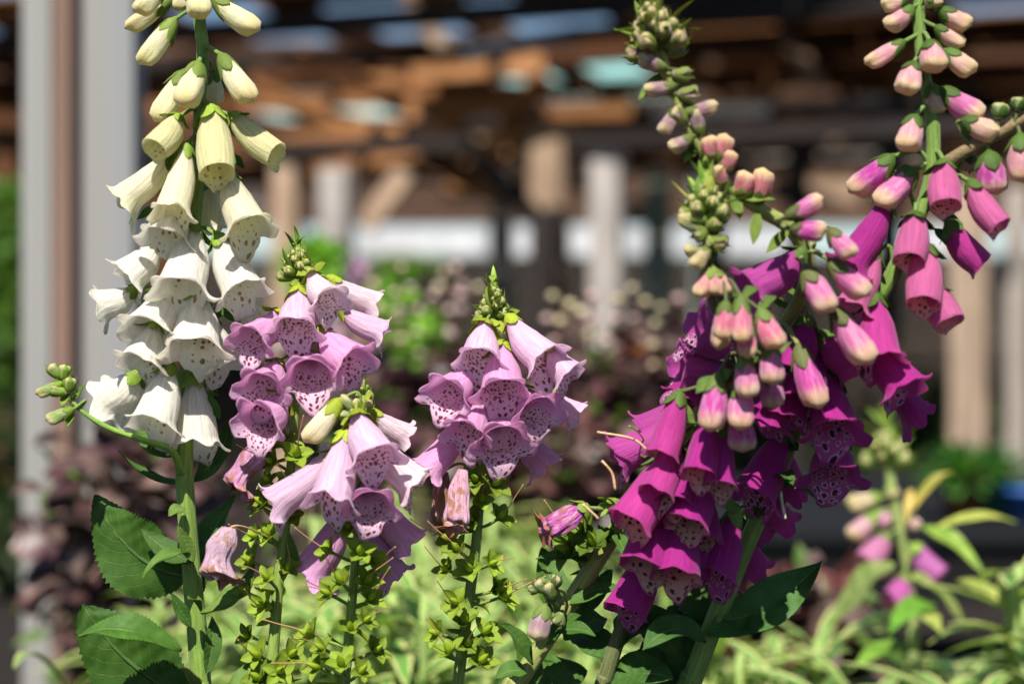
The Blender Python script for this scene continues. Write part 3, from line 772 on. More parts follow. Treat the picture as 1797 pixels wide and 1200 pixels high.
# leafy masses: (u, v, d) of the centre
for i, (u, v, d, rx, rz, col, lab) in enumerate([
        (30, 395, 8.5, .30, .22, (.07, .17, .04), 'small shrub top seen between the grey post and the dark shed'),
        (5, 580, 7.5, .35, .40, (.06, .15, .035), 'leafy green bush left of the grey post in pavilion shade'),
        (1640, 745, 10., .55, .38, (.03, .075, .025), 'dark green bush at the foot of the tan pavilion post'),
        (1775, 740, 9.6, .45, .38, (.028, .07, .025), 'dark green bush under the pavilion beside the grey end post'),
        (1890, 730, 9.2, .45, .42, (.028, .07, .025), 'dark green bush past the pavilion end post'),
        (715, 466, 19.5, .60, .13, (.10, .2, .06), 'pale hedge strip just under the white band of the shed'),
        (1500, 890, 9.7, .5, .45, (.025, .06, .025), 'black-green bush added to deepen the shade left of the bench'),  # bushes near the bench are added to make the shade near-black
        (1640, 930, 9.3, .5, .4, (.025, .06, .025), 'black-green bush added to deepen the shade behind the bench pots'),
        (1790, 930, 9.0, .5, .4, (.025, .06, .025), 'black-green bush added to deepen the shade past the blue pot'),
        (1330, 760, 11., .6, .6, (.028, .06, .025), 'dark bush added to darken the gap behind the cascading purple bells'),  # bushes behind the spikes are added to darken the background
        (1000, 690, 11.5, .7, .5, (.03, .045, .028), 'dark bush added to darken the gap behind the seed stalks'),
        (820, 680, 11.8, .6, .5, (.03, .045, .028), 'dark bush added to darken the gap behind the lone pink spike'),
        (600, 680, 12., .6, .5, (.03, .05, .028), 'dark bush added to darken the gap behind the lime-green plant'),
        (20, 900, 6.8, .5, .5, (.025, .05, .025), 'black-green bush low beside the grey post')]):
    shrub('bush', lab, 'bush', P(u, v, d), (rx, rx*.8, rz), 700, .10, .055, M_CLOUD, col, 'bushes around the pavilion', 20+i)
for i, (u, v, d, rx, rz, lab) in enumerate([(700, 590, 3.2, .10, .12, 'bright lime-green leafy plant behind the two pink spikes'), (555, 452, 3.6, .05, .04, 'pale green plant top behind the left pink spike')]):
    shrub('leafy_plant', lab, 'plant', P(u, v+20, d), (rx, rx, rz), 170, .06, .045, M_CLOUD, (.16, .40, .06), None, 40+i)
# dark red coral bells with pale seed stalks
def coral(u, v, d, rx, rz, n, label, stalks, seed, col=(.10, .042, .045)):
    c = P(u, v+25, d)
    r = shrub('coral_bells', label, 'plant', c, (rx, rx*.8, rz), int(n*.55), .05, .05, M_RED, col, 'dark red coral bells', seed, bend=.5)
    shrub('', '', '', c + Vector((0, -.03, .02)), (rx*1.05, rx*.8, rz*1.05), int(n*.22), .045, .045, M_RED, (.20, .13, .11), None, seed+200, bend=.5, root=r, trunk=False)
    shrub('', '', '', c, (rx*1.1, rx*.8, rz), int(n*.2), .045, .02, M_CLOUD, (.07, .15, .04), None, seed+300, bend=.5, root=r, trunk=False)
    rng = random.Random(seed)
    for su, sv in stalks:
        t = P(su, sv, d); b = Vector((c.x + (t.x-c.x)*.5, c.y, c.z)); mb = MB()
        pth = catmull([b, b*.4+t*.6+Vector((rng.uniform(-.01, .01), 0, 0)), t], 6)
        mb.tube(pth, .0016, 5)
        st = put('flower_stalk', mb.mesh('flower_stalk', [M_WOOD]), r, color=(.12, .05, .05))
        mb = MB()
        for k in range(rng.choice((1, 2, 3))):
            q = pth[-1-2*k] + Vector((rng.uniform(-.012, .012)*k, 0, -.012*k))
            mb.blob(q, rng.uniform(.007, .0105), (1, 1, .8), nu=8, nv=6)  # heads oversized, pale and glossy to stand for glints of light
        sd_ = put('seed_head', mb.mesh('seed_head', [M_SEED]), st, M=Matrix.Identity(4), color=rng.choice(((.62, .52, .30), (.60, .40, .36), (.5, .36, .34), (.66, .56, .34)))); sd_['kind'] = 'stuff'
    return r
coral(230, 900, 2.1, .11, .15, 260, 'dark red coral bells between the grey post and white stem', [], 51, (.10, .05, .052))
coral(160, 990, 2.3, .09, .15, 200, 'dusky red coral bells low behind the big serrated leaf', [], 52, (.11, .06, .058))
coral(600, 690, 2.7, .12, .13, 260, 'dark red coral bells seen between two pink foxgloves', [(640, 478), (655, 500), (720, 505), (705, 470)], 53, (.11, .045, .06))
coral(790, 720, 2.9, .13, .14, 240, 'dark red coral bells behind the lone pink spike, pale seed stalks on top', [(780, 478), (800, 470), (770, 505), (812, 500), (735, 545), (760, 520), (840, 505), (700, 560), (790, 545)], 54)
coral(1050, 730, 2.6, .14, .17, 320, 'largest dark red coral bells with pale seed stalks before the shed', [(1000, 535), (1020, 548), (985, 562), (1085, 525), (1110, 506), (1132, 530), (1080, 560), (1150, 568), (970, 520), (1060, 600), (1065, 698), (960, 560), (1040, 520), (1112, 560), (1070, 640), (1010, 600)], 55)
cr = coral(1180, 690, 2.8, .12, .16, 260, 'dark red coral bells tucked behind the purple blooms', [(1175, 560), (1195, 590), (1190, 525), (1140, 625), (1160, 540), (1130, 600), (1205, 620)], 56)
coral(1400, 1090, 2.0, .12, .10, 220, 'low reddish coral bells under the leaning purple foxglove', [], 57, (.16, .055, .05))
coral(940, 800, 2.5, .12, .09, 220, 'brownish red coral bells low behind the lone pink spike', [], 58, (.16, .07, .065))
put('orange_leaf', leaf_mesh('orange_leaf', P(1095, 650, 2.75), P(1104, 580, 2.7), .045, Vector((.01, 0, 0)), NCAM, .2, 0, M_LEAF, 3), cr, color=(.5, .2, .03))
for u, v, d, rr, lab in ((632, 475, 2.9, .018, 'blurred pink flower head above the coral bells'), (575, 680, 2.6, .018, 'blurred pink flower head low between the pink foxgloves')):
    t = P(u, v, d); r = thing('pink_flower', lab, 'flower', (t.x, t.y, 0)); mb = MB(); rng = random.Random(int(u))
    for k in range(40):
        o = rv(rng); blade(mb, t+o*rr*.3, o, Vector((0, 0, 1)), rr*1.1, rr*.8, .4, 4)
    o = put('petals', mb.mesh('petals', [M_PETALBG]), r, color=(.62, .34, .56)); o['kind'] = 'stuff'
    put('stem', tube_mesh('stem', [Vector((t.x, t.y, 0)), t*.5+Vector((t.x, t.y, 0))*.5, t], .003, M_STEM), r, color=(.1, .18, .05))
# variegated plants filling the bed behind the spikes
def varieg(u, v, d, h, n, label, seed, ln=.11, wd=.017, spread=.10, col=(.22, .38, .10)):
    rng = random.Random(seed); top = P(u, v, d); r = thing('variegated_plant', label, 'plant', (top.x, top.y, 0), 'cream and green variegated plants filling the bed')
    mb = MB(); ns = 5
    for k in range(ns):
        t = top + Vector((rng.uniform(-spread, spread), rng.uniform(-spread, spread), rng.uniform(-.07, .0)))
        b = Vector((top.x + (t.x-top.x)*.3, top.y+(t.y-top.y)*.3, 0))
        pth = catmull([b, b*.4+t*.6, t], 8)
        put('stem', tube_mesh('stem', pth, .004, M_STEM, 6), r, color=(.24, .36, .12))
        for j in range(n//ns):
            q = t - Vector((0, 0, h*rng.random()**1.2)); a = rng.uniform(0, 6.28)
            dd = Vector((math.cos(a), math.sin(a), rng.uniform(-.1, .9)))
            blade(mb, q, dd, Vector((0, 0, 1)), ln*rng.uniform(.6, 1.3), wd*rng.uniform(.7, 1.3), rng.uniform(.3, 1.8), 6)
    o = put('foliage', mb.mesh('foliage', [M_VAR]), r, color=col); o['kind'] = 'stuff'
    return r
vs = [(440, 1010, 1.75), (560, 960, 1.9), (690, 930, 1.8), (740, 1040, 1.55), (900, 930, 1.9), (930, 1060, 1.6), (1020, 980, 1.85), (640, 1090, 1.6), (1130, 1080, 1.7), (1290, 1060, 1.8), (1400, 1150, 1.7), (540, 1120, 1.55), (400, 1130, 1.6), (840, 1130, 1.5), (1240, 1170, 1.55), (300, 1060, 1.9), (720, 900, 2.3), (980, 880, 2.3)]
VL = ['behind the white stem', 'left of the low pink spike', 'behind the limp pink bells', 'between two podded stems', 'behind the lone podded stem', 'before the leaning purple stem', 'behind the withered purple bloom', 'under the low pink spike', 'under the hanging purple bells', 'right of the thick purple stem', 'beside the low coral bells', 'at the foot of the left podded stem', 'low beside the white foxglove leaves', 'at the foot of the lone podded stem', 'at the foot of the thick purple stem', 'between white stem and coral bells', 'far back under the coral bells', 'far back behind the open gap']
for i, ((u, v, d), l) in enumerate(zip(vs, VL)):
    varieg(u, v-20, d, .26, 130, 'cream-edged green variegated plant ' + l, 70+i, col=((.24, .42, .10), (.20, .36, .10), (.30, .46, .14))[i % 3])
vr = varieg(1740, 990, 1.6, .22, 60, 'cream-striped variegated plant beside the pale background foxglove', 95, .09, .02, .05, (.22, .36, .11))
vr2 = varieg(1650, 1130, 1.5, .2, 60, 'leafy variegated plant at the foot of the pale background foxglove', 96, .09, .022, .07, (.18, .36, .10))
vr4 = varieg(1770, 1120, 1.75, .2, 80, 'variegated plant nearest the dark bench', 98, .09, .02, .08, (.18, .34, .10))
vr5 = varieg(1520, 1170, 1.7, .2, 80, 'variegated plant between the low coral bells and the pale foxglove', 99, .09, .02, .08, (.2, .36, .10))
vr3 = varieg(120, 1190, 1.5, .2, 30, 'variegated plant with one arching leaf beside the grey post', 97, .09, .02, .03, (.26, .42, .14))
put('leaf', leaf_mesh('leaf', P(130, 1230, 1.5), P(24, 1172, 1.42), .016, Vector((-.012, 0, .05)), Vector((0, -.3, .95)), .25, 0, M_VAR, 2), vr3, color=(.3, .44, .14))
# bench with pots at the right, enlarged and near-black to cover sunlit ground
bn = thing('potting_bench', 'low dark timber bench carrying pots under the right bushes', 'bench', (1.15, 4.2, 0))
for k in range(9): beam('bench_slat', bn, (-.72, -.31+.18*k, .56), (.9, -.31+.18*k, .56), .165, .03, (.013, .014, .016))
for sx in (-.66, .82):
    for sy in (-.29, 1.1): beam('leg', bn, (sx, sy, 0), (sx, sy, .545), .06, .06, (.015, .014, .014))
beam('apron', bn, (-.7, -.36, .48), (.88, -.36, .48), .02, .13, (.015, .015, .016))
def pot(u, d, r_, h_, col, lab, plantcol=None):
    x = (u-898.5)*.6*d/1797; root = thing('plant_pot', lab, 'pot', (x, d, .576)); mb = MB()
    pr = ((.0, .0), (.0, r_*.72), (h_*.82, r_*.95), (h_*.82, r_*1.06), (h_, r_*1.08), (h_, r_*.98), (h_*.85, r_*.92), (h_*.85, 0.001))
    mb.grid([[Vector((x+rr*math.cos(a), d+rr*math.sin(a), .576+z)) for a in [2*math.pi*k/20 for k in range(20)]] for z, rr in pr], lambda i, j: (j/20, i/7), True)
    put('pot_wall', mb.mesh('pot_wall', [M_POT]), root, color=col)
    if plantcol:
        mb = MB(); rng = random.Random(int(u))
        for k in range(60):
            o = rv(rng, .7); o.z = abs(o.z); blade(mb, Vector((x, d, .576+h_*.8))+o*.02, o, Vector((0, 0, 1)), .10, .035, .7, 4)
        o = put('foliage', mb.mesh('foliage', [M_CLOUD]), root, color=plantcol); o['kind'] = 'stuff'
pot(1690, 4.1, .055, .11, (.25, .09, .05), 'terracotta pot with a small green plant on the dark bench', (.06, .2, .06))
pot(1742, 4.15, .055, .10, (.06, .22, .16), 'teal green pot with a small plant on the dark bench', (.06, .2, .10))
pot(1796, 4.05, .045, .08, (.03, .12, .40), 'blue plastic pot at the end of the dark bench')

# ------------------------------------------------------------------ pale foxglove further back on the right
G = Plant('pale variegated foxglove with a few pink bells, out of focus behind the purple ones', [
    (1556, 800, 1.72, 16), (1566, 860, 1.72, 16), (1582, 940, 1.72, 18), (1594, 1010, 1.72, 18), (1602, 1100, 1.72, 20), (1606, 1200, 1.72, 20)], stemcol=(.26, .34, .14))
G.tip(1556, 815, 1.72, 44, 46, 22, col=(.24, .40, .12), bcol=(.4, .5, .2))
for r in [(1546, 872, 1486, 884, 36, 0, (.62, .5, .3)), (1535, 902, 1492, 944, 38, 4, (.66, .36, .42)), (1530, 900, 1562, 918, 34, 4, (.6, .2, .42)), (1588, 905, 1612, 925, 28, 0, (.7, .42, .42)), (1560, 850, 1570, 872, 30, 0, (.55, .5, .2))]:
    G.flower(*r[:6], 'bud', None, r[6], scol=(.22, .38, .12))
for r in [(1556, 940, 1520, 986, 46, 8, (.66, .28, .48)), (1602, 958, 1652, 1010, 50, 8, (.60, .20, .50)), (1590, 1012, 1564, 1060, 46, 12, (.60, .16, .48))]:
    G.flower(*r[:6], 'young', 'cream', r[6], scol=(.22, .38, .12))
for b_, t_, w_, c_ in (((1570, 990, 1.66), (1458, 1100, 1.70), 92, (.22, .33, .17)), ((1600, 1010, 1.66), (1700, 1110, 1.70), 66, (.30, .42, .2)), ((1595, 905, 1.72), (1670, 828, 1.72), 22, (.4, .4, .14)), ((1640, 930, 1.70), (1784, 916, 1.72), 28, (.32, .42, .14)), ((1615, 925, 1.70), (1725, 1005, 1.66), 48, (.2, .36, .1)), ((1590, 920, 1.70), (1602, 860, 1.72), 18, (.5, .45, .2)),
                       ((1600, 1080, 1.68), (1650, 1110, 1.58), 52, (.3, .42, .16)), ((1640, 1060, 1.68), (1560, 1110, 1.58), 60, (.12, .32, .06)), ((1680, 1020, 1.72), (1797, 1100, 1.66), 50, (.3, .4, .16)), ((1605, 1140, 1.66), (1500, 1170, 1.58), 50, (.16, .34, .08))):
    leaf(G, b_, t_, w_*.8, (0, 0, .02), (0, -.5, .85), .2, 0, c_, M_CLOUD)
# ------------------------------------------------------------------ WHITE FOXGLOVE
CR = (.78, .76, .44); CW = (.85, .83, .62); WH = (.86, .845, .75)
D0 = 1.05
Wp = Plant('tall foxglove with cream buds above and white bells below', [
    (352, -60, 1.03, 18), (350, 30, 1.03, 22), (356, 90, 1.03, 22), (351, 170, 1.035, 23), (350, 250, 1.035, 24), (345, 330, 1.04, 25), (338, 430, 1.045, 26),
    (330, 600, 1.05, 28), (324, 780, 1.05, 31), (325, 860, 1.05, 33), (336, 1000, 1.05, 34), (346, 1110, 1.05, 36), (352, 1200, 1.05, 38), (354, 1260, 1.05, 38)], stemcol=(.16, .27, .06))
for r in [(285, -25, 240, 24, 42, 10), (300, -2, 222, 52, 36, 0, .012), (347, -28, 350, 30, 46, 28), (322, -28, 314, 20, 34, 5, .015), (376, 0, 452, 56, 44, 8), (306, 36, 246, 114, 44, 5),
          (388, 98, 441, 180, 46, 15), (348, 112, 322, 187, 52, 25), (322, 128, 276, 214, 48, 12), (376, 128, 376, 186, 34, -5, .016)]:
    Wp.flower(*r[:6], 'bud', None, CR, dd=r[6] if len(r) > 6 else None, scol=(.16, .27, .08))
for r in [(314, 206, 272, 262, 54, 22, CR), (371, 192, 385, 305, 66, 18, CR), (407, 204, 486, 272, 54, 5, CR)]:
    Wp.flower(*r[:6], 'young', 'white', r[6], scol=(.22, .36, .08))
for r in [(300, 268, 226, 345, 74, 4, CW), (328, 256, 304, 362, 74, 24, CW), (398, 298, 430, 392, 86, 24, CW), (368, 318, 372, 392, 62, -10, CW),
          (308, 345, 286, 412, 92, 24, WH), (278, 425, 226, 478, 84, 12, WH), (240, 508, 186, 532, 72, -2, WH), (340, 398, 322, 500, 106, 26, WH),
          (382, 415, 424, 503, 90, 20, WH), (294, 505, 268, 572, 102, 28, WH), (348, 512, 341, 604, 108, 26, WH), (272, 570, 244, 632, 92, 22, WH),
          (366, 555, 397, 636, 84, 6, WH), (248, 650, 206, 696, 96, -30, WH), (297, 640, 266, 734, 96, 20, WH), (341, 662, 341, 768, 90, 10, WH)]:
    Wp.flower(*r[:6], 'open', 'white', r[6], scol=(.19, .34, .07))
G1 = (.04, .115, .025)  # darkened green, with leaf tilt, stands in for shade under the bells
leaf(Wp, (330, 1010, 1.055), (168, 868, 1.075), 138, (-.010, .0, -.022), (0, -.93, -.22), .12, col=G1, curl=.0)
leaf(Wp, (345, 1230, 1.05), (146, 1060, 1.06), 168, (-.012, 0, -.012), (0, -.93, -.2), .12, col=G1)
leaf(Wp, (318, 1140, 1.03), (138, 1108, 1.02), 66, (0, -.01, .014), (0.1, -.55, .85), .35, col=(.06, .17, .035), curl=.06)
leaf(Wp, (340, 972, 1.035), (250, 1008, 1.015), 36, (0, -.006, .012), (0, -.3, .95), .25, col=(.10, .22, .06), curl=.05)
leaf(Wp, (340, 985, 1.04), (248, 928, 1.05), 44, (0, 0, -.006), fold=.2, col=G1)
leaf(Wp, (345, 1060, 1.06), (412, 868, 1.075), 74, (-.012, 0, 0), (-.35, -.75, .5), .3, col=(.05, .15, .035))
leaf(Wp, (352, 1075, 1.04), (446, 986, 1.05), 48, (.01, 0, -.012), (-.3, -.5, .8), .4, col=(.09, .2, .05))
leaf(Wp, (318, 845, 1.05), (208, 790, 1.055), 34, (0, 0, -.014), (0, -.4, .9), .4, col=(.05, .14, .035), twist=.6)
leaf(Wp, (338, 845, 1.06), (402, 738, 1.065), 46, (.010, 0, -.004), (-.3, -.8, .3), .3, col=(.04, .12, .03))
leaf(Wp, (300, 800, 1.045), (232, 742, 1.05), 36, (0, 0, -.006), col=(.055, .15, .035))
leaf(Wp, (322, 890, 1.04), (296, 905, 1.03), 26, (0, 0, .002), col=(.10, .2, .06))
leaf(Wp, (340, 985, 1.03), (312, 922, 1.025), 26, (0, 0, .0), col=(.12, .24, .07))
leaf(Wp, (352, 1070, 1.03), (330, 1050, 1.02), 30, (0, 0, .004), (0, -.3, .9), .3, col=(.10, .22, .05))
leaf(Wp, (362, 1180, 1.04), (372, 1080, 1.05), 34, (.004, 0, 0), (.5, -.7, .3), .3, col=(.05, .14, .03))
leaf(Wp, (345, 1215, 1.0), (318, 1170, .985), 42, (0, 0, .004), (0, -.3, .9), .3, col=(.15, .25, .11))
leaf(Wp, (335, 1100, 1.035), (300, 1040, 1.03), 24, (0, 0, 0), col=(.05, .15, .035))
leaf(Wp, (370, 560, 1.06), (400, 535, 1.065), 26, col=(.06, .17, .04)); leaf(Wp, (350, 690, 1.06), (384, 692, 1.06), 24, col=(.06, .17, .04))
for u, v, a, b in ((296, 228, 322, 214), (428, 295, 405, 270), (240, 385, 275, 360), (365, 690, 385, 735), (420, 565, 380, 540)):
    leaf(Wp, (a, b, 1.045), (u, v, 1.045), 18, col=(.07, .2, .04))
# side shoot with green buds
sh = [(318, 830, 1.045), (300, 790, 1.035), (245, 770, 1.03), (185, 748, 1.03), (140, 718, 1.03), (118, 690, 1.03), (100, 658, 1.03)]
pts = catmull([P(*q) for q in sh], 8)
put('side_shoot', tube_mesh('side_shoot', pts, [lerp(mm(14), mm(5), i/(len(pts)-1))/2 for i in range(len(pts))], M_STEM, 8), Wp.root, color=(.16, .30, .05))
SB = Plant.__new__(Plant); SB.root = Wp.root; SB.path = pts; SB.rad = [.0015]*len(pts); SB.stemcol = (.18, .3, .06); SB.rng = random.Random(4); SB.n = 0
SB.pix = [((p.x/(.6*p.y)*1797)+898.5, 600-(p.z-H)/(.6*p.y)*1797) for p in pts]
for u0, v0, u1, v1, w_ in ((110, 672, 64, 692, 24), (105, 664, 88, 640, 20), (112, 668, 114, 640, 22), (122, 690, 122, 662, 24), (128, 718, 82, 738, 28), (118, 690, 90, 680, 22)):
    SB.flower(u0, v0, u1, v1, w_, 5, 'bud', None, (.30, .42, .10), scol=(.20, .36, .07))
for a, b, u, v in ((128, 718, 118, 748), (130, 700, 148, 676), (118, 690, 108, 712)):
    leaf(Wp, (a, b, 1.03), (u, v, 1.025), 15, col=(.16, .32, .06))

# ------------------------------------------------------------------ PINK FOXGLOVES
PK = (.80, .46, .70); PL = (.83, .62, .76); PW = (.85, .72, .76)
SC = (.28, .40, .05)
def rows(pl, data, inner, col, kind='open'):
    for r in data:
        pl.flower(*r[:6], r[8] if len(r) > 8 and r[8] else kind, inner, r[6] if len(r) > 6 and r[6] else col, dd=r[7] if len(r) > 7 else None, scol=SC)
A = Plant('spotted lilac-pink foxglove beside the white one, dead bloom dangling from its stem', [
    (521, 490, 1.05, 9), (522, 540, 1.05, 12), (522, 640, 1.05, 13), (518, 720, 1.05, 15), (513, 790, 1.05, 16), (507, 860, 1.05, 17), (498, 950, 1.05, 18), (489, 1020, 1.05, 19), (482, 1110, 1.05, 20), (476, 1190, 1.05, 21), (470, 1260, 1.05, 22)], stemcol=(.20, .31, .07))
rows(A, [(546, 480, 574, 524, 68, 38, PW), (578, 488, 648, 530, 56, -14, PW, .012), (592, 540, 664, 580, 58, -4, PL, .008), (524, 508, 518, 574, 84, 38, PL), (488, 548, 448, 596, 76, 42), (562, 578, 618, 632, 86, 28),
         (546, 622, 540, 660, 90, 58), (488, 636, 464, 680, 84, 48), (500, 700, 452, 738, 90, 46)], 'pink', PK)
A.tip(522, 492, 1.05, 34, 46, 22)
for u, v, a, b in ((520, 484, 548, 470), (508, 500, 535, 500), (572, 462, 550, 476)):
    leaf(A, (a, b, 1.045), (u, v, 1.04), 22, serr=0, col=(.26, .36, .06))
A.flower(456, 772, 408, 862, 62, 5, 'with', None, (.50, .20, .40), cal=False)
A.flower(396, 924, 379, 1020, 58, 5, 'with', None, (.58, .38, .50), dd=-.03, cal=False, ped=False)
put('dry_style', tube_mesh('dry_style', catmull([P(397, 930, 1.02), P(415, 922, 1.02), P(445, 930, 1.03), P(486, 950, 1.05)], 6), .0006, M_STYLE, 5), A.root, color=(.45, .28, .14))
for q in [(496, 782), (482, 812), (505, 842), (474, 846), (466, 884), (472, 940), (443, 985), (462, 1062), (438, 1116), (490, 1178), (436, 1040), (512, 905), (505, 1000), (450, 940), (455, 1150), (520, 800), (470, 1015), (510, 1150), (455, 1190)]:
    A.pod(*q, size=random.Random(q[0]).uniform(40, 56))
leaf(A, (480, 1190, 1.04), (400, 1215, 1.03), 50, (0, 0, .012), col=(.09, .2, .05)); leaf(A, (520, 1010, 1.05), (508, 935, 1.045), 20, col=(.09, .2, .05))

B = Plant('lower spotted pink foxglove with a closed cream bud and limp old bells', [
    (640, 694, 1.02, 8), (636, 725, 1.02, 11), (634, 800, 1.025, 13), (630, 900, 1.03, 14), (625, 960, 1.03, 15), (620, 1030, 1.03, 16), (612, 1120, 1.03, 17), (606, 1195, 1.03, 18), (600, 1270, 1.03, 18)], stemcol=(.20, .31, .07))
rows(B, [(626, 724, 652, 798, 90, 30, PL), (608, 758, 578, 866, 86, 22, PL), (596, 790, 494, 876, 76, 2, PL), (644, 852, 651, 888, 88, 52), (650, 768, 724, 838, 78, 2, PW), (652, 722, 706, 760, 54, -20, PW, .014),
         (660, 870, 712, 945, 74, -8, None, .012), (636, 905, 690, 1000, 64, -6, None, .016), (600, 895, 552, 990, 84, -10, None, .02), (640, 830, 585, 800, 60, -30, PW, .03)], 'pink', PK)
B.flower(597, 702, 536, 776, 44, 10, 'bud', None, (.80, .74, .50), scol=SC)
B.tip(640, 700, 1.02, 18, 20, 7)
for q in ((598, 694), (650, 702), (615, 715), (648, 735), (612, 742), (622, 700), (636, 746), (588, 726)):
    B.flower(634, 730, q[0], q[1], 18, 10, 'bud', None, (.30, .40, .12), scol=SC)
for u, v, a, b in ((598, 745, 625, 735), (640, 742, 628, 728), (610, 765, 618, 750), (586, 760, 610, 765), (655, 690, 640, 700)):
    leaf(B, (a, b, 1.01), (u, v, 1.005), 20, serr=0, col=(.26, .37, .07))
for q in [(631, 972), (600, 1022), (615, 1104), (568, 1138), (656, 1143), (580, 968), (642, 1024), (579, 1042), (614, 926), (560, 1170), (600, 1166), (648, 1052), (640, 1090), (632, 1180), (548, 1115), (655, 985)]:
    B.pod(*q, size=random.Random(q[0]).uniform(40, 56))

C = Plant('spotted pink foxglove standing alone between the other pink ones and the purple blooms', [
    (866, 560, 1.05, 9), (868, 600, 1.05, 12), (864, 680, 1.05, 13), (856, 760, 1.05, 15), (848, 830, 1.05, 16), (840, 900, 1.05, 17), (835, 960, 1.05, 18), (826, 1030, 1.05, 19), (815, 1110, 1.05, 20), (804, 1195, 1.05, 21), (796, 1270, 1.05, 21)], stemcol=(.18, .27, .07))
rows(C, [(852, 566, 838, 628, 82, 38, PL), (894, 558, 952, 628, 82, 30, PL), (880, 604, 886, 682, 90, 36), (824, 648, 786, 690, 82, 50), (962, 612, 1000, 652, 68, 14, PL, -.02), (922, 690, 945, 722, 88, 46),
         (842, 692, 815, 756, 80, 36), (872, 730, 885, 774, 94, 48), (812, 738, 754, 816, 68, 6), (922, 762, 954, 812, 72, -4, None, .012), (962, 688, 1006, 724, 56, -8, PL, .006)], 'pink', PK)
C.tip(866, 560, 1.05, 32, 46, 22)
for u, v, a, b in ((912, 545, 885, 560), (828, 565, 855, 560), (885, 585, 878, 562), (862, 575, 868, 560), (905, 620, 880, 610), (840, 570, 860, 566)):
    leaf(C, (a, b, 1.045), (u, v, 1.04), 24, serr=0, col=(.27, .37, .07))
C.flower(778, 828, 776, 934, 36, 0, 'with', None, (.36, .16, .09), cal=False); C.flower(816, 824, 797, 932, 42, 8, 'with', None, (.66, .36, .50), cal=False, dd=-.02)
for q in [(828, 912), (792, 945), (874, 910), (824, 1000), (869, 1036), (802, 1057), (770, 1110), (820, 1132), (842, 1162), (845, 880), (878, 1048), (787, 1000), (815, 1094), (836, 842), (866, 850), (805, 965), (790, 1145), (850, 1110), (860, 990)]:
    C.pod(*q, size=random.Random(q[0]).uniform(42, 58))

# ------------------------------------------------------------------ PURPLE FOXGLOVES
PU = (.50, .028, .31); PM = (.60, .06, .36); PP = (.66, .17, .39); PB = (.74, .34, .36); PY = (.74, .45, .33); PV = (.54, .08, .38)  # PV is purple lightened to put sunlight into the side-facing petals
GP = (.075, .16, .045)
Dp = Plant('tall purple foxglove leaning over, yellow-pink buds climbing its upright top', [
    (1613, -60, .985, 20), (1612, 30, .985, 22), (1620, 120, .985, 23), (1637, 220, .985, 25), (1632, 320, .985, 26), (1598, 410, .985, 27), (1545, 520, .99, 28), (1470, 630, 1.01, 28), (1402, 740, 1.03, 28), (1358, 850, 1.045, 30), (1312, 950, 1.05, 32), (1266, 1060, 1.05, 35), (1215, 1190, 1.05, 38), (1190, 1250, 1.05, 40)], stemcol=(.14, .24, .06))
for r in [(1592, -4, 1548, 12, 34, 0, PY), (1636, -14, 1640, 14, 36, 10, PY), (1602, 14, 1556, 50, 38, 5, PB), (1650, 18, 1702, 48, 40, 5, PY), (1642, 48, 1690, 82, 34, 0, PY), (1586, 74, 1520, 114, 36, 0, PB),
          (1632, 74, 1642, 124, 50, 25, PB), (1658, 90, 1710, 128, 44, 8, PY), (1604, 112, 1588, 163, 48, 20, PB), (1652, 158, 1722, 208, 50, 12, PP), (1606, 204, 1590, 264, 48, 20, PB), (1632, 150, 1650, 200, 40, -5, PY)]:
    Dp.flower(*r[:6], 'bud', None, r[6], scol=GP)
for r in [(1566, 276, 1494, 340, 50, -2, PU, 'bud'), (1606, 298, 1540, 362, 52, 10, PP, 'bud')]:
    Dp.flower(*r[:6], r[7], None, r[6], scol=GP)
for r in [(1656, 284, 1661, 362, 58, 14, PP), (1702, 320, 1756, 398, 52, 8, PP), (1606, 376, 1598, 458, 60, 14, PP), (1664, 392, 1722, 464, 54, -2, PM), (1625, 432, 1620, 534, 64, 14, PP), (1642, 506, 1668, 566, 60, 10, PP)]:
    Dp.flower(*r[:6], 'young', 'cream', r[6], scol=GP)
for r in [(1560, 345, 1498, 456, 74, 2, PU), (1540, 442, 1500, 530, 66, 12, PP), (1535, 518, 1552, 620, 84, 16, PM), (1536, 590, 1584, 674, 88, 18, PU), (1452, 655, 1462, 750, 92, 32, PU), (1462, 762, 1466, 832, 94, 30, PU),
          (1378, 752, 1322, 858, 88, 14, PU), (1290, 896, 1254, 1000, 80, 18, PU), (1440, 615, 1404, 700, 80, 20, PU), (1535, 610, 1600, 715, 60, -15, PU),
          (1370, 770, 1385, 850, 72, -25, PU), (1340, 840, 1358, 905, 70, -25, PU), (1300, 910, 1318, 985, 66, -25, PU)]:
    Dp.flower(*r[:6], 'open', 'purple', r[6], scol=GP)
GD = (.045, .13, .036)
leaf(Dp, (1240, 1110, 1.04), (1442, 984, 1.06), 92, (.004, 0, -.012), (0, -.7, .6), .3, serr=.02, col=(.045, .14, .045))
leaf(Dp, (1238, 1125, 1.035), (1128, 1140, 1.01), 66, (0, 0, .02), (-.05, -.6, .8), .25, serr=.02, col=(.05, .14, .045))
leaf(Dp, (1218, 1190, 1.06), (1222, 1025, 1.085), 96, (-.012, 0, 0), (0, -.9, .3), .2, serr=.02, col=GD)
leaf(Dp, (1210, 1230, 1.06), (1078, 1170, 1.05), 100, (0, 0, .012), (0, -.6, .8), .25, serr=.03, col=GD)
leaf(Dp, (1200, 1260, 1.07), (1130, 1120, 1.09), 110, (0, 0, .0), (0, -.9, .4), .2, serr=.03, col=GD)
leaf(Dp, (1245, 1090, 1.07), (1180, 1000, 1.09), 70, (0, 0, .0), (0, -.9, .4), .2, serr=.03, col=GD)
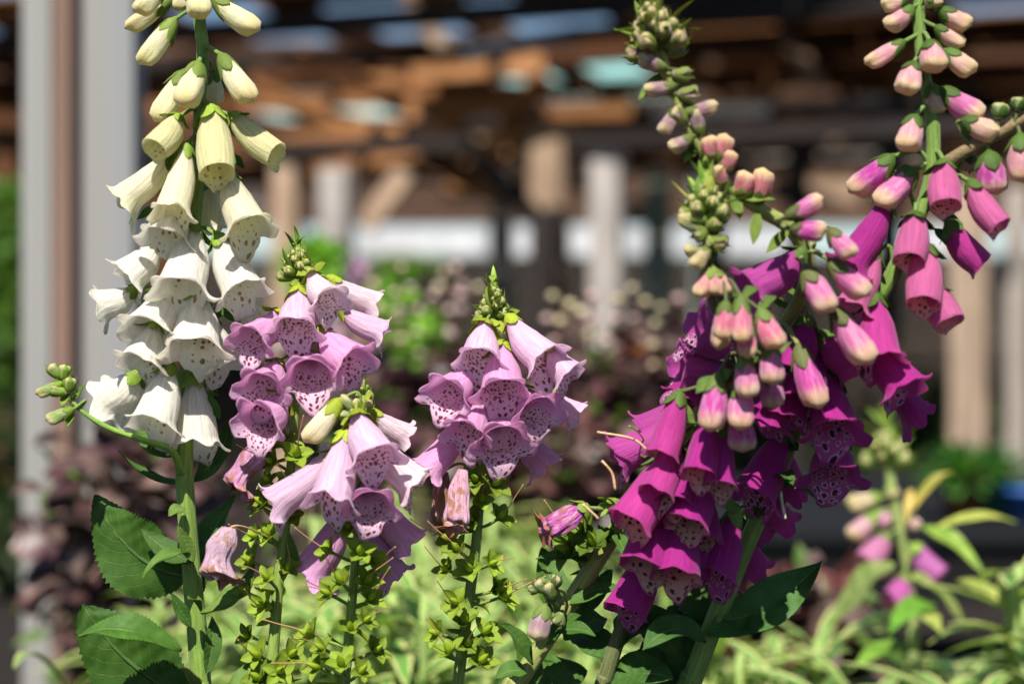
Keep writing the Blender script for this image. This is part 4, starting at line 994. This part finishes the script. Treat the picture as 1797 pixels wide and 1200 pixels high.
leaf(Dp, (1190, 1150, 1.05), (1110, 1070, 1.06), 70, (0, 0, .01), (0, -.8, .5), .2, serr=.03, col=GD)
leaf(Dp, (1268, 1085, 1.035), (1330, 1070, 1.03), 34, (0, 0, -.004), (0, -.6, .8), .3, serr=.02, col=(.05, .15, .04))
leaf(Dp, (1360, 850, 1.03), (1432, 872, 1.03), 28, (0, 0, .006), (0, -.5, .8), .3, serr=.0, col=(.05, .16, .04))
leaf(Dp, (1365, 835, 1.02), (1392, 850, 1.0), 34, (0, 0, .006), (0, -.5, .8), .3, serr=.0, col=GD)
for u, v, a, b in ((1440, 760, 1410, 735), (1430, 720, 1405, 735), (1400, 790, 1385, 780), (1520, 540, 1548, 520), (1480, 470, 1535, 500), (1690, 395, 1650, 380), (1640, 300, 1625, 290), (1570, 300, 1610, 300), (1585, 430, 1600, 400), (1330, 905, 1335, 890), (1270, 880, 1300, 900), (1500, 620, 1480, 610), (1602, 200, 1632, 190), (1680, 440, 1640, 400), (1568, 470, 1575, 440)):
    leaf(Dp, (a, b, 1.0 if b < 600 else 1.03), (u, v, .995 if b < 600 else 1.025), 26, serr=0, col=(.06, .15, .04))
put('style', tube_mesh('style', catmull([P(1370, 862, 1.02), P(1372, 880, 1.015), P(1378, 910, 1.01)], 5), .001, M_STYLE, 6), Dp.root, color=(.5, .5, .3))
# side branch to the right
bp = [(1640, 300, .985), (1668, 282, .98), (1700, 262, .975), (1750, 236, .97), (1800, 206, .965), (1880, 150, .96)]
pts = catmull([P(*q) for q in bp], 8)
put('side_branch', tube_mesh('side_branch', pts, [lerp(mm(24), mm(18), i/(len(pts)-1))/2 for i in range(len(pts))], M_STEM, 10), Dp.root, color=(.20, .15, .09))
SB = Plant.__new__(Plant); SB.root = Dp.root; SB.path = pts; SB.rad = [.003]*len(pts); SB.stemcol = (.14, .2, .06); SB.rng = random.Random(9); SB.n = 0
SB.pix = [((p.x/(.6*p.y)*1797)+898.5, 600-(p.z-H)/(.6*p.y)*1797) for p in pts]
for r in [(1690, 212, 1752, 236, 46, 6, PY), (1752, 210, 1758, 182, 32, 0, (.2, .32, .1)), (1785, 196, 1790, 172, 32, 0, (.2, .32, .1)), (1735, 268, 1746, 340, 60, -4, PM), (1790, 238, 1800, 320, 60, 0, PB), (1700, 268, 1694, 300, 40, -10, PB), (1830, 190, 1840, 250, 50, 0, PB)]:
    SB.flower(*r[:6], 'bud', None, r[6], scol=GP)

E = Plant('purple foxglove with a swan-necked stem bending back to a spiky green tip', [
    (1160, 88, .95, 12), (1186, 170, .95, 15), (1224, 250, .95, 18), (1272, 322, .955, 22), (1335, 368, .96, 24), (1388, 402, .965, 25), (1418, 462, .975, 25), (1392, 545, .99, 26), (1322, 625, 1.01, 26), (1215, 740, 1.03, 28), (1115, 880, 1.045, 30), (1062, 960, 1.05, 32), (985, 1080, 1.05, 32), (908, 1198, 1.05, 34), (870, 1258, 1.05, 34)], stemcol=(.22, .27, .09))
E.tip(1160, 95, .95, 58, 70, 26, col=(.20, .28, .09), bcol=(.20, .20, .12), spiky=1.15, pinkish=(.32, .14, .2), axis=(-.25, 0, 1))
for a, b, u, v in ((1190, 190, 1160, 235), (1200, 200, 1260, 185), (1185, 150, 1130, 160), (1215, 240, 1175, 262), (1205, 215, 1182, 190), (1228, 235, 1222, 190), (1180, 130, 1212, 130), (1170, 120, 1120, 100), (1190, 165, 1225, 165)):
    E.flower(a, b, u, v, 30, 4, 'bud', None, (.40, .24, .24), scol=(.17, .24, .10))
for a, b, u, v, w_ in ((1248, 282, 1246, 238, 34), (1262, 285, 1276, 236, 34), (1266, 306, 1284, 262, 36), (1268, 330, 1262, 288, 36), (1300, 348, 1308, 300, 40), (1330, 358, 1342, 296, 40)):
    E.flower(a, b, u, v, w_, 12, 'bud', None, (.74, .24, .26), scol=(.16, .24, .08), ped=True)
for r in [(1378, 382, 1444, 348, 36, 4, PP), (1388, 402, 1450, 406, 42, 14, PM), (1456, 402, 1498, 452, 42, 14, PP), (1414, 470, 1458, 548, 54, 14, PP), (1456, 458, 1522, 520, 48, 8, PP), (1464, 542, 1526, 638, 56, 14, PP), (1402, 608, 1436, 716, 52, 16, PM)]:
    E.flower(*r[:6], 'bud', None, r[6], scol=(.12, .16, .08), dd=-.03)
for r in [(1412, 440, 1330, 506, 88, 10, PV), (1312, 604, 1232, 580, 94, 10, PV), (1290, 650, 1200, 644, 86, 8, PV), (1190, 740, 1094, 798, 80, -4, PV), (1230, 690, 1138, 752, 76, -6, PV), (1440, 585, 1492, 640, 70, 0, PM), (1350, 600, 1330, 700, 76, -10, PU), (1420, 560, 1392, 640, 80, 6, PU), (1372, 640, 1345, 735, 84, 2, PU), (1250, 610, 1214, 690, 80, 0, PU), (1400, 640, 1380, 720, 80, 4, PU)]:
    E.flower(*r[:6], 'open', 'purple', r[6], scol=GP)
for a, b, u, v in ((1285, 335, 1300, 385), (1290, 345, 1360, 350), (1330, 370, 1322, 428), (1385, 400, 1345, 445), (1215, 240, 1245, 262), (1225, 250, 1200, 285), (1200, 200, 1245, 235), (1190, 175, 1225, 210), (1410, 450, 1440, 440), (1400, 520, 1370, 500), (1390, 540, 1350, 525), (1320, 620, 1290, 610), (1190, 760, 1160, 720), (1215, 740, 1190, 700), (1165, 130, 1120, 175), (1240, 280, 1210, 250)):
    leaf(E, (a, b, .955 if b < 450 else 1.0), (u, v, .95 if b < 450 else .995), 22, serr=0, col=(.14, .24, .06))
E.flower(1030, 892, 950, 930, 56, 4, 'with', None, (.36, .03, .28), scol=(.2, .34, .08), dd=-.025)
put('calyx', calyx_mesh('bud', 2), E.root, frame(P(1082, 880, 1.03), P(1030, 892, 1.02), .8, mm(80), Vector((0, -.3, 1))), color=(.2, .34, .08))
for q in [(1042, 955), (1012, 950), (1030, 930), (1140, 790), (1000, 965)]:
    E.pod(*q, size=64, col=(.13, .26, .05))
for pa in (((1138, 792), (1110, 770), (1048, 758)), ((1080, 860), (1074, 830), (1056, 808)), ((1050, 910), (1040, 900), (1022, 884))):
    put('style', tube_mesh('style', catmull([P(u, v, 1.01) for u, v in pa], 6), .0009, M_STYLE, 6), E.root, color=(.62, .40, .22))
sp = catmull([P(985, 1085, 1.035), P(982, 1060, 1.03), P(972, 1030, 1.025), P(950, 1018, 1.02)], 6)
put('side_shoot', tube_mesh('side_shoot', sp, .0022, M_STEM, 8), E.root, color=(.12, .2, .06))
for a, b, u, v, w_, c_ in ((956, 1062, 940, 1122, 40, (.45, .28, .32)), (972, 1050, 962, 1022, 26, (.2, .24, .14)), (955, 1040, 942, 1018, 20, (.2, .3, .1)), (968, 1035, 978, 1010, 22, (.25, .2, .18)), (950, 1030, 928, 1035, 18, (.2, .3, .1)), (985, 1075, 975, 1095, 26, (.2, .3, .12))):
    E.flower(a, b, u, v, w_, 6, 'bud', None, c_, scol=(.13, .22, .08), dd=-.03)
for b_, t_, w_ in (((1000, 1060, 1.04), (1085, 1030, 1.05), 40), ((960, 1130, 1.04), (1020, 1080, 1.03), 36), ((935, 1165, 1.03), (880, 1095, 1.02), 40), ((925, 1180, 1.03), (870, 1190, 1.02), 40), ((975, 1110, 1.03), (1045, 1115, 1.02), 34), ((1045, 985, 1.05), (940, 980, 1.04), 26), ((930, 1210, 1.06), (1030, 1180, 1.08), 90), ((1020, 1080, 1.06), (1075, 1000, 1.07), 50),
                   ((985, 1105, 1.07), (950, 960, 1.09), 60), ((990, 1120, 1.06), (1065, 1085, 1.08), 66), ((945, 1215, 1.05), (905, 1110, 1.06), 46), ((1060, 960, 1.045), (1062, 925, 1.03), 34), ((1078, 935, 1.04), (1100, 985, 1.02), 26)):
    leaf(E, b_, t_, w_, (0, 0, .006), (.1, -.6, .8), .3, serr=.02, col=(.06, .16, .04))

F = Plant('purple foxglove whose crowded pink buds and hanging bells cascade below a pale green tip', [
    (1238, 335, .94, 10), (1240, 400, .94, 11), (1246, 470, .945, 13), (1272, 545, .95, 16), (1300, 620, .96, 18), (1296, 690, .975, 20), (1255, 770, .995, 22), (1205, 860, 1.02, 24), (1150, 960, 1.04, 25), (1102, 1070, 1.05, 26), (1062, 1190, 1.05, 27), (1044, 1250, 1.05, 28)], stemcol=(.10, .12, .05))
F.tip(1238, 385, .94, 46, 52, 24, col=(.20, .32, .09), bcol=(.28, .38, .12))
for a, b, u, v, w_, c_ in ((1240, 390, 1210, 375, 28, 0), (1240, 400, 1262, 385, 30, 1), (1240, 405, 1218, 415, 28, 0), (1242, 415, 1252, 432, 30, 1), (1243, 420, 1276, 430, 30, 1), (1243, 430, 1215, 470, 32, 1), (1248, 470, 1226, 522, 34, 2), (1252, 470, 1254, 518, 34, 2), (1256, 475, 1276, 518, 34, 2), (1238, 380, 1200, 385, 26, 0), (1240, 385, 1268, 360, 24, 0), (1241, 410, 1190, 380, 26, 0), (1244, 440, 1200, 440, 26, 0)):
    F.flower(a, b, u, v, w_, 8, 'bud', None, ((.30, .36, .12), (.55, .42, .2), (.74, .34, .3))[c_], scol=(.19, .30, .09), lift=-4)
PX = (.72, .17, .28)
for r in [(1274, 530, 1266, 596, 38, 8, PX), (1300, 522, 1304, 602, 40, 14, PX), (1310, 566, 1312, 628, 38, 8, PX), (1334, 545, 1366, 612, 46, 10, PX), (1306, 624, 1313, 698, 44, 12, PP), (1352, 604, 1356, 674, 44, 10, PP), (1352, 650, 1358, 716, 46, 4, PP),
          (1260, 660, 1246, 756, 52, 12, PM), (1302, 670, 1299, 754, 52, 14, PP), (1300, 724, 1303, 792, 52, 6, PM), (1268, 545, 1262, 612, 36, -4, PY)]:
    F.flower(*r[:6], 'bud', None, r[6], scol=(.13, .22, .08), lift=-20, dd=-.022 if r[5] > 5 else -.004)
for r in [(1244, 736, 1224, 826, 62, 14, PU), (1264, 756, 1260, 846, 58, 8, PU), (1186, 768, 1150, 858, 66, 8, PM), (1204, 796, 1186, 876, 64, 14, PU), (1234, 826, 1206, 914, 80, 12, PU), (1166, 806, 1106, 908, 84, 4, PM), (1160, 876, 1126, 984, 90, 8, PU), (1194, 884, 1181, 1000, 86, 10, PU),
          (1136, 974, 1102, 1066, 80, 2, PU), (1216, 924, 1204, 1004, 86, -6, PU), (1226, 850, 1225, 940, 76, 2, PU), (1192, 690, 1160, 790, 60, 0, PM)]:
    F.flower(*r[:6], 'hang', 'cream' if r[1] < 940 else 'purple', r[6], scol=(.10, .19, .06), lift=-20)
for a, b, u, v in ((1250, 660, 1222, 690), (1255, 670, 1285, 650), (1205, 790, 1170, 775), (1190, 770, 1150, 760), (1330, 540, 1362, 520), (1300, 520, 1330, 505), (1290, 640, 1330, 620), (1320, 640, 1390, 600), (1165, 800, 1130, 790), (1220, 740, 1190, 720), (1300, 540, 1280, 500), (1262, 740, 1262, 700), (1280, 880, 1300, 930), (1260, 860, 1290, 900), (1180, 900, 1196, 870)):
    leaf(F, (a, b, .95 if b < 700 else .99), (u, v, .945 if b < 700 else .985), 26, serr=0, col=(.10, .20, .06))
for b_, t_, w_ in (((1085, 1120, 1.05), (1140, 1060, 1.06), 60), ((1075, 1160, 1.06), (1000, 1120, 1.08), 70), ((1080, 1140, 1.06), (1160, 1110, 1.03), 70), ((1060, 1210, 1.05), (1180, 1190, 1.03), 90)):
    leaf(F, b_, t_, w_, (0, 0, .012), (0, -.6, .8), .25, serr=.03, col=GD)
